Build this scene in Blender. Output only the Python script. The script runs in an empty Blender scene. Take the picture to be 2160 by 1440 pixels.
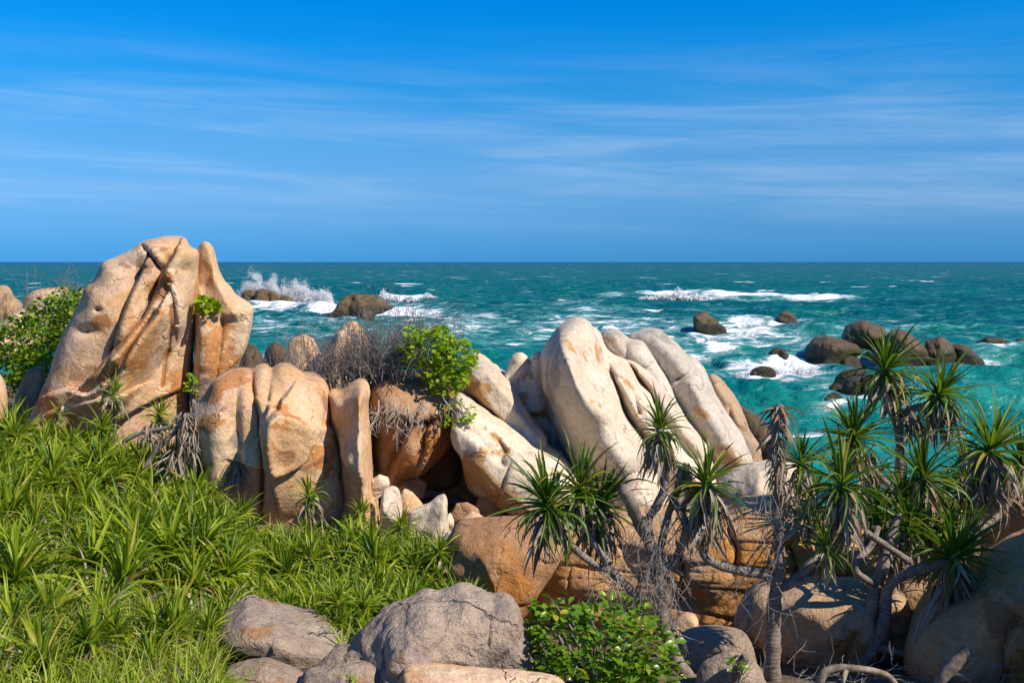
import bpy, math, random
import numpy as np
from mathutils import Matrix, Vector, Euler

random.seed(7)
rng = np.random.default_rng(11)
scene = bpy.context.scene
COL = scene.collection

# ------------------------------------------------------------------ camera
CAMZ = 8.0            # metres above the sea
FPX = 2100.0          # focal length in photo pixels (35 mm lens)
cam_data = bpy.data.cameras.new('camera')
cam_data.lens = 35.0
cam_data.sensor_width = 36.0
cam_data.shift_y = -(720 - 552) / 2160.0
cam_data.clip_start = 0.1
cam_data.clip_end = 60000.0
cam = bpy.data.objects.new('camera', cam_data)
cam.location = (0, 0, CAMZ)
cam.rotation_euler = (math.radians(90), 0, 0)
COL.objects.link(cam)
scene.camera = cam

# ------------------------------------------------------------------ light
SUN_AZ = math.radians(60)      # to the right of straight behind the camera
SUN_EL = math.radians(43)
SUNV = Vector((math.sin(SUN_AZ) * math.cos(SUN_EL), -math.cos(SUN_AZ) * math.cos(SUN_EL), math.sin(SUN_EL)))
sun_data = bpy.data.lights.new('sun', 'SUN')
sun_data.energy = 5.0
sun_data.angle = math.radians(0.5)
sun_data.color = (1.0, 0.90, 0.76)
sun = bpy.data.objects.new('sun', sun_data)
sun.rotation_euler = SUNV.to_track_quat('Z', 'Y').to_euler()
COL.objects.link(sun)

world = bpy.data.worlds.new('World')
scene.world = world
world.use_nodes = True
wt = world.node_tree
for n in list(wt.nodes):
    wt.nodes.remove(n)


def N(t, kind, **kw):
    n = t.nodes.new(kind)
    for k, v in kw.items():
        if k.startswith('i_'):
            n.inputs[k[2:].replace('_', ' ')].default_value = v
        else:
            setattr(n, k, v)
    return n


def L(t, a, b):
    t.links.new(a, b)


def math_node(t, op, a, b=None, c=None, clamp=False):
    n = t.nodes.new('ShaderNodeMath')
    n.operation = op
    n.use_clamp = clamp
    for i, v in enumerate((a, b, c)):
        if v is None:
            continue
        if isinstance(v, (int, float)):
            n.inputs[i].default_value = v
        else:
            t.links.new(v, n.inputs[i])
    return n.outputs[0]


def smooth(t, val, lo, hi, tolo=0.0, tohi=1.0):
    n = t.nodes.new('ShaderNodeMapRange')
    n.interpolation_type = 'SMOOTHSTEP'
    n.inputs['From Min'].default_value = lo
    n.inputs['From Max'].default_value = hi
    n.inputs['To Min'].default_value = tolo
    n.inputs['To Max'].default_value = tohi
    t.links.new(val, n.inputs['Value'])
    return n.outputs['Result']


def mixc(t, fac, a, b, blend='MIX'):
    n = t.nodes.new('ShaderNodeMix')
    n.data_type = 'RGBA'
    n.blend_type = blend
    for sock, v in ((n.inputs[0], fac), (n.inputs[6], a), (n.inputs[7], b)):
        if isinstance(v, (int, float)):
            sock.default_value = v
        elif isinstance(v, (tuple, list)):
            sock.default_value = (v[0], v[1], v[2], 1.0)
        else:
            t.links.new(v, sock)
    return n.outputs[2]


sky = N(wt, 'ShaderNodeTexSky', sky_type='NISHITA', sun_disc=False)
sky.sun_elevation = SUN_EL
sky.sun_rotation = math.atan2(SUNV.x, SUNV.y)
sky.altitude = 0
sky.air_density = 1.0
sky.dust_density = 0.0
sky.ozone_density = 4.0
wtc = N(wt, 'ShaderNodeTexCoord')
sep = N(wt, 'ShaderNodeSeparateXYZ')
L(wt, wtc.outputs['Generated'], sep.inputs[0])
# clear marine air: deep blue, only slightly paler towards the horizon
tint = N(wt, 'ShaderNodeValToRGB')
els = tint.color_ramp.elements
els[0].position = 0.0
els[0].color = (0.0534, 0.2913, 0.8781, 1)
els[1].position = 1.0
els[1].color = (0.0600, 0.5200, 0.9800, 1)
for ps, cc in (
        (0.0033, (0.0534, 0.2913, 0.8781)),
        (0.0343, (0.1116, 0.3525, 0.8027)),
        (0.0722, (0.2224, 0.4686, 0.8093)),
        (0.1191, (0.2188, 0.5482, 0.8526)),
        (0.1653, (0.0937, 0.5814, 0.9368)),
        (0.2104, (0.0188, 0.6011, 1.0526)),
        (0.2499, (0.0013, 0.6019, 1.1270)),
        (0.4500, (0.0100, 0.5700, 1.0800)),
        ):
    e_ = els.new(ps)
    e_.color = (*cc, 1)
L(wt, sep.outputs['Z'], tint.inputs['Fac'])
skyc = mixc(wt, 1.0, sky.outputs['Color'], tint.outputs['Color'], 'MULTIPLY')
# thin cirrus streaks
tilt = math_node(wt, 'MULTIPLY_ADD', sep.outputs['X'], 0.03, sep.outputs['Z'])
cmb = N(wt, 'ShaderNodeCombineXYZ')
L(wt, math_node(wt, 'MULTIPLY', sep.outputs['X'], 1.5), cmb.inputs[0])
L(wt, math_node(wt, 'MULTIPLY', sep.outputs['Y'], 1.5), cmb.inputs[1])
L(wt, math_node(wt, 'MULTIPLY', tilt, 24.0), cmb.inputs[2])
cn = N(wt, 'ShaderNodeTexNoise', i_Scale=1.9, i_Detail=10.0, i_Roughness=0.62, i_Distortion=0.4)
L(wt, cmb.outputs[0], cn.inputs['Vector'])
cn2 = N(wt, 'ShaderNodeTexNoise', i_Scale=1.3, i_Detail=2.0)
L(wt, wtc.outputs['Generated'], cn2.inputs['Vector'])
cl = smooth(wt, cn.outputs['Fac'], 0.36, 0.78)
cl2 = smooth(wt, cn2.outputs['Fac'], 0.30, 0.65, 0.5, 1.0)
band = math_node(wt, 'MULTIPLY', smooth(wt, sep.outputs['Z'], 0.015, 0.07), smooth(wt, sep.outputs['Z'], 0.10, 0.24, 1.0, 0.0))
cfac = math_node(wt, 'MULTIPLY', math_node(wt, 'MULTIPLY', cl, cl2), math_node(wt, 'MULTIPLY', band, 0.26))
skyc = mixc(wt, cfac, skyc, (5.6, 6.4, 7.4))
bg = N(wt, 'ShaderNodeBackground')
bg.inputs['Strength'].default_value = 0.11
L(wt, skyc, bg.inputs['Color'])
wo = N(wt, 'ShaderNodeOutputWorld')
L(wt, bg.outputs[0], wo.inputs['Surface'])

# ------------------------------------------------------------------ exposure
scene.render.engine = 'CYCLES'
scene.view_settings.view_transform = 'Standard'
scene.view_settings.look = 'None'
scene.view_settings.exposure = 0.35
scene.view_settings.gamma = 1.0
scene.view_settings.use_curve_mapping = False
scene.cycles.max_bounces = 5
scene.cycles.transparent_max_bounces = 4


# ------------------------------------------------------------------ helpers
def at(u, v, Y):
    """photo pixel at depth Y -> world point"""
    return np.array([(u - 1080.0) * Y / FPX, Y, CAMZ - (v - 552.0) * Y / FPX])


def on_sea(u, v):
    Y = CAMZ * FPX / max(v - 552.0, 0.8)
    return np.array([(u - 1080.0) * Y / FPX, Y, 0.0])


def hash3(ix, iy, iz, seed):
    h = (ix * 374761393 + iy * 668265263 + iz * 2147483647 + seed * 1274126177) & 0xFFFFFFFF
    h = ((h ^ (h >> 13)) * 1274126177) & 0xFFFFFFFF
    h = h ^ (h >> 16)
    return (h & 0xFFFFFF) / float(0xFFFFFF)


def vnoise(p, seed=0):
    p = np.asarray(p, dtype=np.float64)
    i = np.floor(p).astype(np.int64)
    f = p - i
    f = f * f * f * (f * (f * 6 - 15) + 10)
    out = 0
    for dx in (0, 1):
        wx = f[..., 0] if dx else 1 - f[..., 0]
        for dy in (0, 1):
            wy = f[..., 1] if dy else 1 - f[..., 1]
            for dz in (0, 1):
                wz = f[..., 2] if dz else 1 - f[..., 2]
                out = out + wx * wy * wz * hash3(i[..., 0] + dx, i[..., 1] + dy, i[..., 2] + dz, seed)
    return out * 2 - 1


def fbm(p, seed=0, octaves=4, rough=0.5):
    p = np.asarray(p, dtype=np.float64)
    a, s, o = 1.0, 0.0, 0.0
    for k in range(octaves):
        o = o + a * vnoise(p * (2.03 ** k) + 17.3 * k, seed + k)
        s += a
        a *= rough
    return o / s


def sstep(x, a, b):
    t = np.clip((x - a) / (b - a), 0, 1)
    return t * t * (3 - 2 * t)


def mk_mesh(name, V, F, attrs=None, smooth_shade=True, mats=None, midx=None):
    """V (n,3), F (m,3|4) or list of such arrays -> mesh"""
    me = bpy.data.meshes.new(name)
    V = np.asarray(V, dtype=np.float32)
    Fs = F if isinstance(F, list) else [F]
    Fs = [np.asarray(f, dtype=np.int32) for f in Fs if len(f)]
    loops = np.concatenate([f.ravel() for f in Fs])
    sizes = np.concatenate([np.full(len(f), f.shape[1], dtype=np.int32) for f in Fs])
    starts = np.concatenate([[0], np.cumsum(sizes)[:-1]]).astype(np.int32)
    me.vertices.add(len(V))
    me.vertices.foreach_set('co', V.ravel())
    me.loops.add(len(loops))
    me.loops.foreach_set('vertex_index', loops)
    me.polygons.add(len(sizes))
    me.polygons.foreach_set('loop_start', starts)
    me.polygons.foreach_set('loop_total', sizes)
    me.polygons.foreach_set('use_smooth', np.full(len(sizes), smooth_shade, dtype=bool))
    for k, a in (attrs or {}).items():
        a = np.asarray(a, dtype=np.float32)
        if a.ndim == 1:
            at_ = me.attributes.new(k, 'FLOAT', 'POINT')
            at_.data.foreach_set('value', a)
        else:
            at_ = me.attributes.new(k, 'FLOAT_VECTOR', 'POINT')
            at_.data.foreach_set('vector', a.ravel())
    for m in (mats or []):
        me.materials.append(m)
    if midx is not None:
        me.polygons.foreach_set('material_index', np.asarray(midx, dtype=np.int32))
    me.update(calc_edges=True)
    me.validate()
    return me


def tag(o, label=None, cat=None, group=None, kind=None):
    if label:
        o['label'] = label
    if cat:
        o['category'] = cat
    if group:
        o['group'] = group
    if kind:
        o['kind'] = kind
    return o


def link(name, data, parent=None, loc=None):
    o = bpy.data.objects.new(name, data)
    COL.objects.link(o)
    if parent is not None:
        o.parent = parent
    if loc is not None:
        o.location = Vector([float(x) for x in loc])
    return o


def catmull(P, n=8, closed=False):
    P = np.asarray(P, dtype=float)
    m = len(P)
    out = []
    rng_ = range(m) if closed else range(m - 1)
    for i in rng_:
        if closed:
            p0, p1, p2, p3 = P[(i - 1) % m], P[i], P[(i + 1) % m], P[(i + 2) % m]
        else:
            p0, p1, p2, p3 = P[max(i - 1, 0)], P[i], P[i + 1], P[min(i + 2, m - 1)]
        for k in range(n):
            t = k / n
            out.append(0.5 * ((2 * p1) + (-p0 + p2) * t + (2 * p0 - 5 * p1 + 4 * p2 - p3) * t * t
                              + (-p0 + 3 * p1 - 3 * p2 + p3) * t ** 3))
    if not closed:
        out.append(P[-1])
    return np.array(out)


class Geo:
    """collects vertices and faces for one mesh"""
    def __init__(self):
        self.v, self.f3, self.f4, self.n = [], [], [], 0
        self.a = {}

    def add(self, V, F, **attrs):
        V = np.asarray(V, dtype=float)
        F = np.asarray(F, dtype=int)
        (self.f3 if F.shape[1] == 3 else self.f4).append(F + self.n)
        self.v.append(V)
        for k, x in attrs.items():
            self.a.setdefault(k, []).append(np.broadcast_to(np.asarray(x, dtype=float), (len(V),)))
        self.n += len(V)

    def mesh(self, name, mats, smooth_shade=True):
        F = []
        if self.f3:
            F.append(np.concatenate(self.f3))
        if self.f4:
            F.append(np.concatenate(self.f4))
        return mk_mesh(name, np.concatenate(self.v), F, {k: np.concatenate(x) for k, x in self.a.items()},
                       smooth_shade, mats)

    def tube(self, P, R, sides=6, cap=True, **attrs):
        P = np.asarray(P, dtype=float)
        m = len(P)
        R = np.broadcast_to(np.asarray(R, dtype=float), (m,))
        T = np.gradient(P, axis=0)
        T /= np.linalg.norm(T, axis=1)[:, None] + 1e-9
        ref = np.array([0.0, 1.0, 0.0]) if abs(T[0][1]) < 0.9 else np.array([1.0, 0, 0])
        A = np.cross(T, ref)
        A /= np.linalg.norm(A, axis=1)[:, None] + 1e-9
        B = np.cross(T, A)
        ang = np.linspace(0, 2 * math.pi, sides, endpoint=False)
        V = P[:, None, :] + R[:, None, None] * (np.cos(ang)[None, :, None] * A[:, None, :] + np.sin(ang)[None, :, None] * B[:, None, :])
        V = V.reshape(-1, 3)
        i = np.arange(m - 1)[:, None] * sides
        j = np.arange(sides)[None, :]
        k = (j + 1) % sides
        F = np.stack([i + j, i + k, i + sides + k, i + sides + j], axis=-1).reshape(-1, 4)
        self.add(V, F, **attrs)
        if cap:
            c0 = self.n
            self.add(np.array([P[-1] + T[-1] * R[-1] * 0.4]), np.zeros((0, 3), int), **attrs)
            base = c0 - sides
            self.f3.append(np.array([[base + q, base + (q + 1) % sides, c0] for q in range(sides)]))


# ------------------------------------------------------------------ materials
MAT = {}


def new_mat(name):
    m = bpy.data.materials.new(name)
    m.use_nodes = True
    t = m.node_tree
    for n in list(t.nodes):
        t.nodes.remove(n)
    out = N(t, 'ShaderNodeOutputMaterial')
    return m, t, out


def rock_material(name, A, B, C, stain=(0.46, 0.2, 0.06), dark=(0.2, 0.085, 0.045), grey=(0.17, 0.16, 0.155),
                  nat=0.6, streak=0.5, rough=0.88, grain=1.0, algae=None, wetline=None, spec=0.25):
    m, t, out = new_mat(name)
    tc = N(t, 'ShaderNodeTexCoord')
    oi = N(t, 'ShaderNodeObjectInfo')
    off = N(t, 'ShaderNodeVectorMath', operation='SCALE')
    off.inputs[0].default_value = (31.0, 17.0, 53.0)
    L(t, oi.outputs['Random'], off.inputs['Scale'])
    pos = N(t, 'ShaderNodeVectorMath', operation='ADD')
    L(t, tc.outputs['Object'], pos.inputs[0])
    L(t, off.outputs[0], pos.inputs[1])
    P = pos.outputs[0]

    def noise(scale, detail=5.0, rough_=0.55, dist=0.0, vec=None, stretch=None):
        n = N(t, 'ShaderNodeTexNoise', i_Scale=scale, i_Detail=detail, i_Roughness=rough_, i_Distortion=dist)
        v = vec or P
        if stretch:
            mp = N(t, 'ShaderNodeMapping')
            mp.inputs['Scale'].default_value = stretch
            L(t, v, mp.inputs['Vector'])
            v = mp.outputs[0]
        L(t, v, n.inputs['Vector'])
        return n.outputs['Fac']

    n1 = noise(0.7, 5, 0.6, 0.6)
    n2 = noise(1.3, 6, 0.6, 0.8)
    n3 = noise(2.6, 6, 0.62, 0.4)
    n4 = noise(0.9, 5, 0.6, 0.3, stretch=(1.6, 1.6, 0.45))
    n5 = noise(3.2, 5, 0.6, 0.5, stretch=(2.0, 2.0, 0.28))
    col = mixc(t, smooth(t, n1, 0.36, 0.64), A, B)
    col = mixc(t, smooth(t, n2, 0.52, 0.68), col, C)
    # iron staining in natural patches and runs
    s1 = smooth(t, n4, 0.56, 0.66, 0.0, nat)
    col = mixc(t, s1, col, stain)
    s2 = smooth(t, n5, 0.60, 0.74, 0.0, streak)
    col = mixc(t, s2, col, grey)
    at_ = N(t, 'ShaderNodeAttribute', attribute_name='stain')
    sp = N(t, 'ShaderNodeSeparateXYZ')
    L(t, at_.outputs['Vector'], sp.inputs[0])
    n6 = noise(7.0, 4, 0.65, 0.6)
    jit = math_node(t, 'MULTIPLY_ADD', n3, 2.4, -1.2)
    jit = math_node(t, 'ADD', jit, math_node(t, 'MULTIPLY_ADD', n6, 0.9, -0.45))
    fR = smooth(t, math_node(t, 'ADD', sp.outputs[0], jit), 0.36, 0.54, 0.0, 0.88)
    col = mixc(t, fR, col, stain)
    fG = smooth(t, math_node(t, 'ADD', sp.outputs[1], jit), 0.38, 0.62, 0.0, 0.6)
    col = mixc(t, fG, col, dark)
    fB = smooth(t, math_node(t, 'ADD', sp.outputs[2], jit), 0.35, 0.75, 0.0, 0.7)
    col = mixc(t, fB, col, grey)
    if algae:
        na = noise(1.1, 5, 0.6, 0.4)
        geo = N(t, 'ShaderNodeNewGeometry')
        spz = N(t, 'ShaderNodeSeparateXYZ')
        L(t, geo.outputs['Position'], spz.inputs[0])
        h = math_node(t, 'MULTIPLY_ADD', na, 2.2, spz.outputs['Z'])
        col = mixc(t, smooth(t, h, algae[1], algae[2], 0.9, 0.0), col, algae[0])
    # crystals and lichen speckle
    g1 = noise(38.0, 3, 0.7)
    g2 = noise(11.0, 5, 0.7)
    col = mixc(t, 1.0, col, mixc(t, smooth(t, g1, 0.25, 0.75), (0.86, 0.86, 0.86), (1.12, 1.11, 1.1)), 'MULTIPLY')
    col = mixc(t, 1.0, col, mixc(t, smooth(t, g2, 0.28, 0.72), (0.83, 0.82, 0.81), (1.14, 1.14, 1.14)), 'MULTIPLY')
    b = N(t, 'ShaderNodeBsdfPrincipled')
    L(t, col, b.inputs['Base Color'])
    b.inputs['Roughness'].default_value = rough
    b.inputs['Specular IOR Level'].default_value = spec
    hb = math_node(t, 'MULTIPLY_ADD', g2, 1.0, math_node(t, 'MULTIPLY', g1, 0.35))
    hb = math_node(t, 'MULTIPLY_ADD', n3, 1.6, hb)
    vo = N(t, 'ShaderNodeTexVoronoi', feature='DISTANCE_TO_EDGE', i_Scale=0.75)
    wv = N(t, 'ShaderNodeVectorMath', operation='MULTIPLY_ADD')
    nv = N(t, 'ShaderNodeTexNoise', i_Scale=1.6, i_Detail=5.0, i_Roughness=0.6)
    L(t, P, nv.inputs['Vector'])
    L(t, nv.outputs['Color'], wv.inputs[0])
    wv.inputs[1].default_value = (0.7, 0.7, 0.7)
    L(t, P, wv.inputs[2])
    L(t, wv.outputs[0], vo.inputs['Vector'])
    ck = smooth(t, vo.outputs['Distance'], 0.0, 0.022, 1.0, 0.0)
    ck = math_node(t, 'MULTIPLY', ck, smooth(t, n1, 0.46, 0.56))
    hb = math_node(t, 'MULTIPLY_ADD', ck, -1.0, hb)
    bp = N(t, 'ShaderNodeBump')
    bp.inputs['Strength'].default_value = 0.75 * grain
    bp.inputs['Distance'].default_value = 0.04
    L(t, hb, bp.inputs['Height'])
    L(t, bp.outputs[0], b.inputs['Normal'])
    L(t, b.outputs[0], out.inputs['Surface'])
    MAT[name] = m
    return m


rock_material('warm_granite', (0.56, 0.335, 0.16), (0.68, 0.50, 0.325), (0.62, 0.40, 0.28), nat=0.62, streak=0.4)
rock_material('pale_granite', (0.58, 0.485, 0.36), (0.70, 0.595, 0.46), (0.57, 0.435, 0.345), stain=(0.46, 0.26, 0.10),
              nat=0.32, streak=0.55, grey=(0.25, 0.23, 0.205))
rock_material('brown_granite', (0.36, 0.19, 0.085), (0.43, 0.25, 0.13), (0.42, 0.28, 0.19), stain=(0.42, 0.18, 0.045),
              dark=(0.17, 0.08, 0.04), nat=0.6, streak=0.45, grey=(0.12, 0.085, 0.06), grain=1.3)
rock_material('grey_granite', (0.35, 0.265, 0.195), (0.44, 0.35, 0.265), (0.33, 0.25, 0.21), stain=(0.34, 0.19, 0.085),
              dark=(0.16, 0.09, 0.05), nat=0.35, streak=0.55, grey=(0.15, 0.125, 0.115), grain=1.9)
rock_material('shore_granite', (0.40, 0.26, 0.14), (0.47, 0.33, 0.21), (0.43, 0.29, 0.19), stain=(0.36, 0.16, 0.05),
              nat=0.5, streak=0.4, grain=1.2)
rock_material('sea_granite', (0.11, 0.07, 0.026), (0.15, 0.10, 0.04), (0.055, 0.04, 0.025), stain=(0.15, 0.085, 0.025),
              grey=(0.03, 0.026, 0.02), nat=0.6, streak=0.7, rough=0.5, grain=2.2,
              algae=((0.02, 0.02, 0.006), 1.5, 2.9), spec=0.4)


rock_material('dome_granite', (0.47, 0.42, 0.345), (0.60, 0.535, 0.44), (0.45, 0.38, 0.325), stain=(0.44, 0.26, 0.11), nat=0.3, streak=0.75, grey=(0.22, 0.205, 0.18))
rock_material('ledge_granite', (0.50, 0.27, 0.11), (0.58, 0.36, 0.19), (0.52, 0.36, 0.24), stain=(0.5, 0.22, 0.05), nat=0.7, streak=0.35, grain=1.3)


def leaf_material(name, A, B, tip, tipstart=0.86, trans=0.35, rough=0.42, yellow=(0.35, 0.3, 0.04), yel_amt=0.12):
    m, t, out = new_mat(name)
    oi = N(t, 'ShaderNodeObjectInfo')
    r = N(t, 'ShaderNodeAttribute', attribute_name='rnd')
    tt = N(t, 'ShaderNodeAttribute', attribute_name='along')
    x = math_node(t, 'FRACT', math_node(t, 'ADD', oi.outputs['Random'], r.outputs['Fac']))
    col = mixc(t, x, A, B)
    y = math_node(t, 'FRACT', math_node(t, 'MULTIPLY', x, 7.31))
    col = mixc(t, smooth(t, y, 1 - yel_amt, 1 - yel_amt + 0.03), col, yellow)
    ts = math_node(t, 'MULTIPLY_ADD', y, -0.35, tt.outputs['Fac'])
    col = mixc(t, smooth(t, ts, tipstart - 0.3, tipstart), col, tip)
    b = N(t, 'ShaderNodeBsdfPrincipled')
    L(t, col, b.inputs['Base Color'])
    b.inputs['Roughness'].default_value = rough
    b.inputs['Specular IOR Level'].default_value = 0.4
    tr = N(t, 'ShaderNodeBsdfTranslucent')
    L(t, mixc(t, 1.0, col, (1.5, 1.55, 0.7), 'MULTIPLY'), tr.inputs['Color'])
    mx = N(t, 'ShaderNodeMixShader')
    mx.inputs[0].default_value = trans
    L(t, b.outputs[0], mx.inputs[1])
    L(t, tr.outputs[0], mx.inputs[2])
    L(t, mx.outputs[0], out.inputs['Surface'])
    MAT[name] = m


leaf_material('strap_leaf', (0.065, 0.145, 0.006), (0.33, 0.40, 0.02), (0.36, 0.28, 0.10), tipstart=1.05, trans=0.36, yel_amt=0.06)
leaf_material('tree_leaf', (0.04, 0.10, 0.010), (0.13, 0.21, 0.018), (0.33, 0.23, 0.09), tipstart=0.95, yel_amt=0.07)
leaf_material('grass_blade', (0.19, 0.29, 0.016), (0.36, 0.43, 0.03), (0.33, 0.27, 0.10), yel_amt=0.1)
leaf_material('broad_leaf', (0.075, 0.17, 0.010), (0.18, 0.30, 0.016), (0.10, 0.16, 0.02), tipstart=1.6, rough=0.3, yel_amt=0.07, yellow=(0.42, 0.38, 0.03))
leaf_material('vine_leaf', (0.20, 0.33, 0.012), (0.31, 0.43, 0.016), (0.2, 0.25, 0.02), tipstart=1.6, rough=0.38, yel_amt=0.07, yellow=(0.5, 0.42, 0.03))
leaf_material('dead_leaf', (0.20, 0.155, 0.105), (0.40, 0.34, 0.265), (0.20, 0.15, 0.10), trans=0.1, rough=0.8, yel_amt=0.2, yellow=(0.26, 0.17, 0.09))


def bark_material(name, A, B, ring=26.0):
    m, t, out = new_mat(name)
    tc = N(t, 'ShaderNodeTexCoord')
    n = N(t, 'ShaderNodeTexNoise', i_Scale=9.0, i_Detail=6.0, i_Roughness=0.65)
    L(t, tc.outputs['Object'], n.inputs['Vector'])
    al = N(t, 'ShaderNodeAttribute', attribute_name='along')
    w = math_node(t, 'SINE', math_node(t, 'MULTIPLY', math_node(t, 'MULTIPLY_ADD', n.outputs['Fac'], 0.04, al.outputs['Fac']), ring * 6.283))
    h = math_node(t, 'MULTIPLY_ADD', w, 0.07, n.outputs['Fac'])
    col = mixc(t, smooth(t, h, 0.3, 0.72), A, B)
    b = N(t, 'ShaderNodeBsdfPrincipled')
    L(t, col, b.inputs['Base Color'])
    b.inputs['Roughness'].default_value = 0.9
    b.inputs['Specular IOR Level'].default_value = 0.2
    bp = N(t, 'ShaderNodeBump')
    bp.inputs['Strength'].default_value = 0.7
    bp.inputs['Distance'].default_value = 0.012
    L(t, h, bp.inputs['Height'])
    L(t, bp.outputs[0], b.inputs['Normal'])
    L(t, b.outputs[0], out.inputs['Surface'])
    MAT[name] = m


bark_material('bark', (0.13, 0.105, 0.085), (0.30, 0.25, 0.205))
bark_material('twig', (0.13, 0.115, 0.10), (0.31, 0.285, 0.26), ring=3.0)
bark_material('pale_twig', (0.3, 0.26, 0.22), (0.45, 0.4, 0.35), ring=3.0)
bark_material('old_wood', (0.10, 0.08, 0.06), (0.33, 0.28, 0.22), ring=2.0)

# ground: sandy soil with dry litter
m, t, out = new_mat('soil')
tc = N(t, 'ShaderNodeTexCoord')
n1 = N(t, 'ShaderNodeTexNoise', i_Scale=1.2, i_Detail=8.0, i_Roughness=0.65)
n2 = N(t, 'ShaderNodeTexNoise', i_Scale=22.0, i_Detail=5.0, i_Roughness=0.7)
L(t, tc.outputs['Object'], n1.inputs['Vector'])
L(t, tc.outputs['Object'], n2.inputs['Vector'])
c = mixc(t, smooth(t, n1.outputs['Fac'], 0.35, 0.65), (0.10, 0.07, 0.042), (0.23, 0.17, 0.10))
c = mixc(t, 1.0, c, mixc(t, smooth(t, n2.outputs['Fac'], 0.3, 0.7), (0.6, 0.58, 0.55), (1.3, 1.3, 1.25)), 'MULTIPLY')
b = N(t, 'ShaderNodeBsdfPrincipled')
L(t, c, b.inputs['Base Color'])
b.inputs['Roughness'].default_value = 0.95
bp = N(t, 'ShaderNodeBump')
bp.inputs['Strength'].default_value = 0.8
bp.inputs['Distance'].default_value = 0.04
L(t, n2.outputs['Fac'], bp.inputs['Height'])
L(t, bp.outputs[0], b.inputs['Normal'])
L(t, b.outputs[0], out.inputs['Surface'])
MAT['soil'] = m

# white sea spray
m, t, out = new_mat('sea_spray')
b = N(t, 'ShaderNodeBsdfPrincipled')
b.inputs['Base Color'].default_value = (0.97, 0.98, 0.99, 1)
b.inputs['Roughness'].default_value = 0.8
tr = N(t, 'ShaderNodeBsdfTranslucent')
tr.inputs['Color'].default_value = (0.97, 0.98, 0.99, 1)
mx = N(t, 'ShaderNodeMixShader')
mx.inputs[0].default_value = 0.5
L(t, b.outputs[0], mx.inputs[1])
L(t, tr.outputs[0], mx.inputs[2])
L(t, mx.outputs[0], out.inputs['Surface'])
MAT['sea_spray'] = m

for nm, colr in (('boat_hull', (0.05, 0.06, 0.1)), ('boat_cabin', (0.5, 0.25, 0.2)), ('boat_mast', (0.2, 0.18, 0.16))):
    m, t, out = new_mat(nm)
    b = N(t, 'ShaderNodeBsdfPrincipled')
    b.inputs['Base Color'].default_value = (*colr, 1)
    L(t, b.outputs[0], out.inputs['Surface'])
    MAT[nm] = m

# ------------------------------------------------------------------ terrain
def gz(X, Y):
    X = np.asarray(X, dtype=float)
    Y = np.asarray(Y, dtype=float)
    left = np.interp(Y, [-5, 0, 4, 8, 12, 15, 17, 20, 30, 40, 60], [6.6, 6.3, 5.4, 4.35, 4.0, 3.85, 3.9, 3.4, 1.6, -1.5, -4])
    left = left + np.clip(-X - 3.0, 0, 8) * 0.11 * sstep(Y, 4, 9)
    far_left = np.interp(Y, [0, 18, 24, 33, 42, 60], [4.4, 4.6, 4.6, 4.3, -1.0, -4])
    wfl = sstep(-X, 8.5, 11.5) * sstep(Y, 14, 20)
    left = left * (1 - wfl) + far_left * wfl
    right = np.interp(Y, [-5, 0, 4, 8, 9.8, 12, 14, 16, 18, 24, 29, 36, 60], [6.6, 6.3, 5.3, 4.1, 3.92, 3.35, 3.2, 3.5, 3.3, 1.6, 0.0, -2, -4])
    w = sstep(X, -1.7, 0.2)
    z = left * (1 - w) + right * w
    p = np.stack([X * 0.7, Y * 0.7, np.zeros_like(X)], axis=-1)
    return z + 0.12 * fbm(p, 5, 4)


xs = np.linspace(-34, 34, 240)
ys = np.linspace(-6, 60, 240)
GX, GY = np.meshgrid(xs, ys, indexing='ij')
GZ = gz(GX, GY)
V = np.stack([GX, GY, GZ], axis=-1).reshape(-1, 3)
i, j = np.meshgrid(np.arange(239), np.arange(239), indexing='ij')
a = i * 240 + j
F = np.stack([a, a + 240, a + 241, a + 1], axis=-1).reshape(-1, 4)
tag(link('ground', mk_mesh('ground', V, F, mats=[MAT['soil']])), kind='structure')

# sea floor under the bay, far beyond the horizon
fl = Geo()
fl.add([(-30000, 55, -4.2), (30000, 55, -4.2), (30000, 40000, -6), (-30000, 40000, -6)], [(0, 1, 2, 3)])
tag(link('sea_floor', fl.mesh('sea_floor', [MAT['soil']])), kind='structure')


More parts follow.
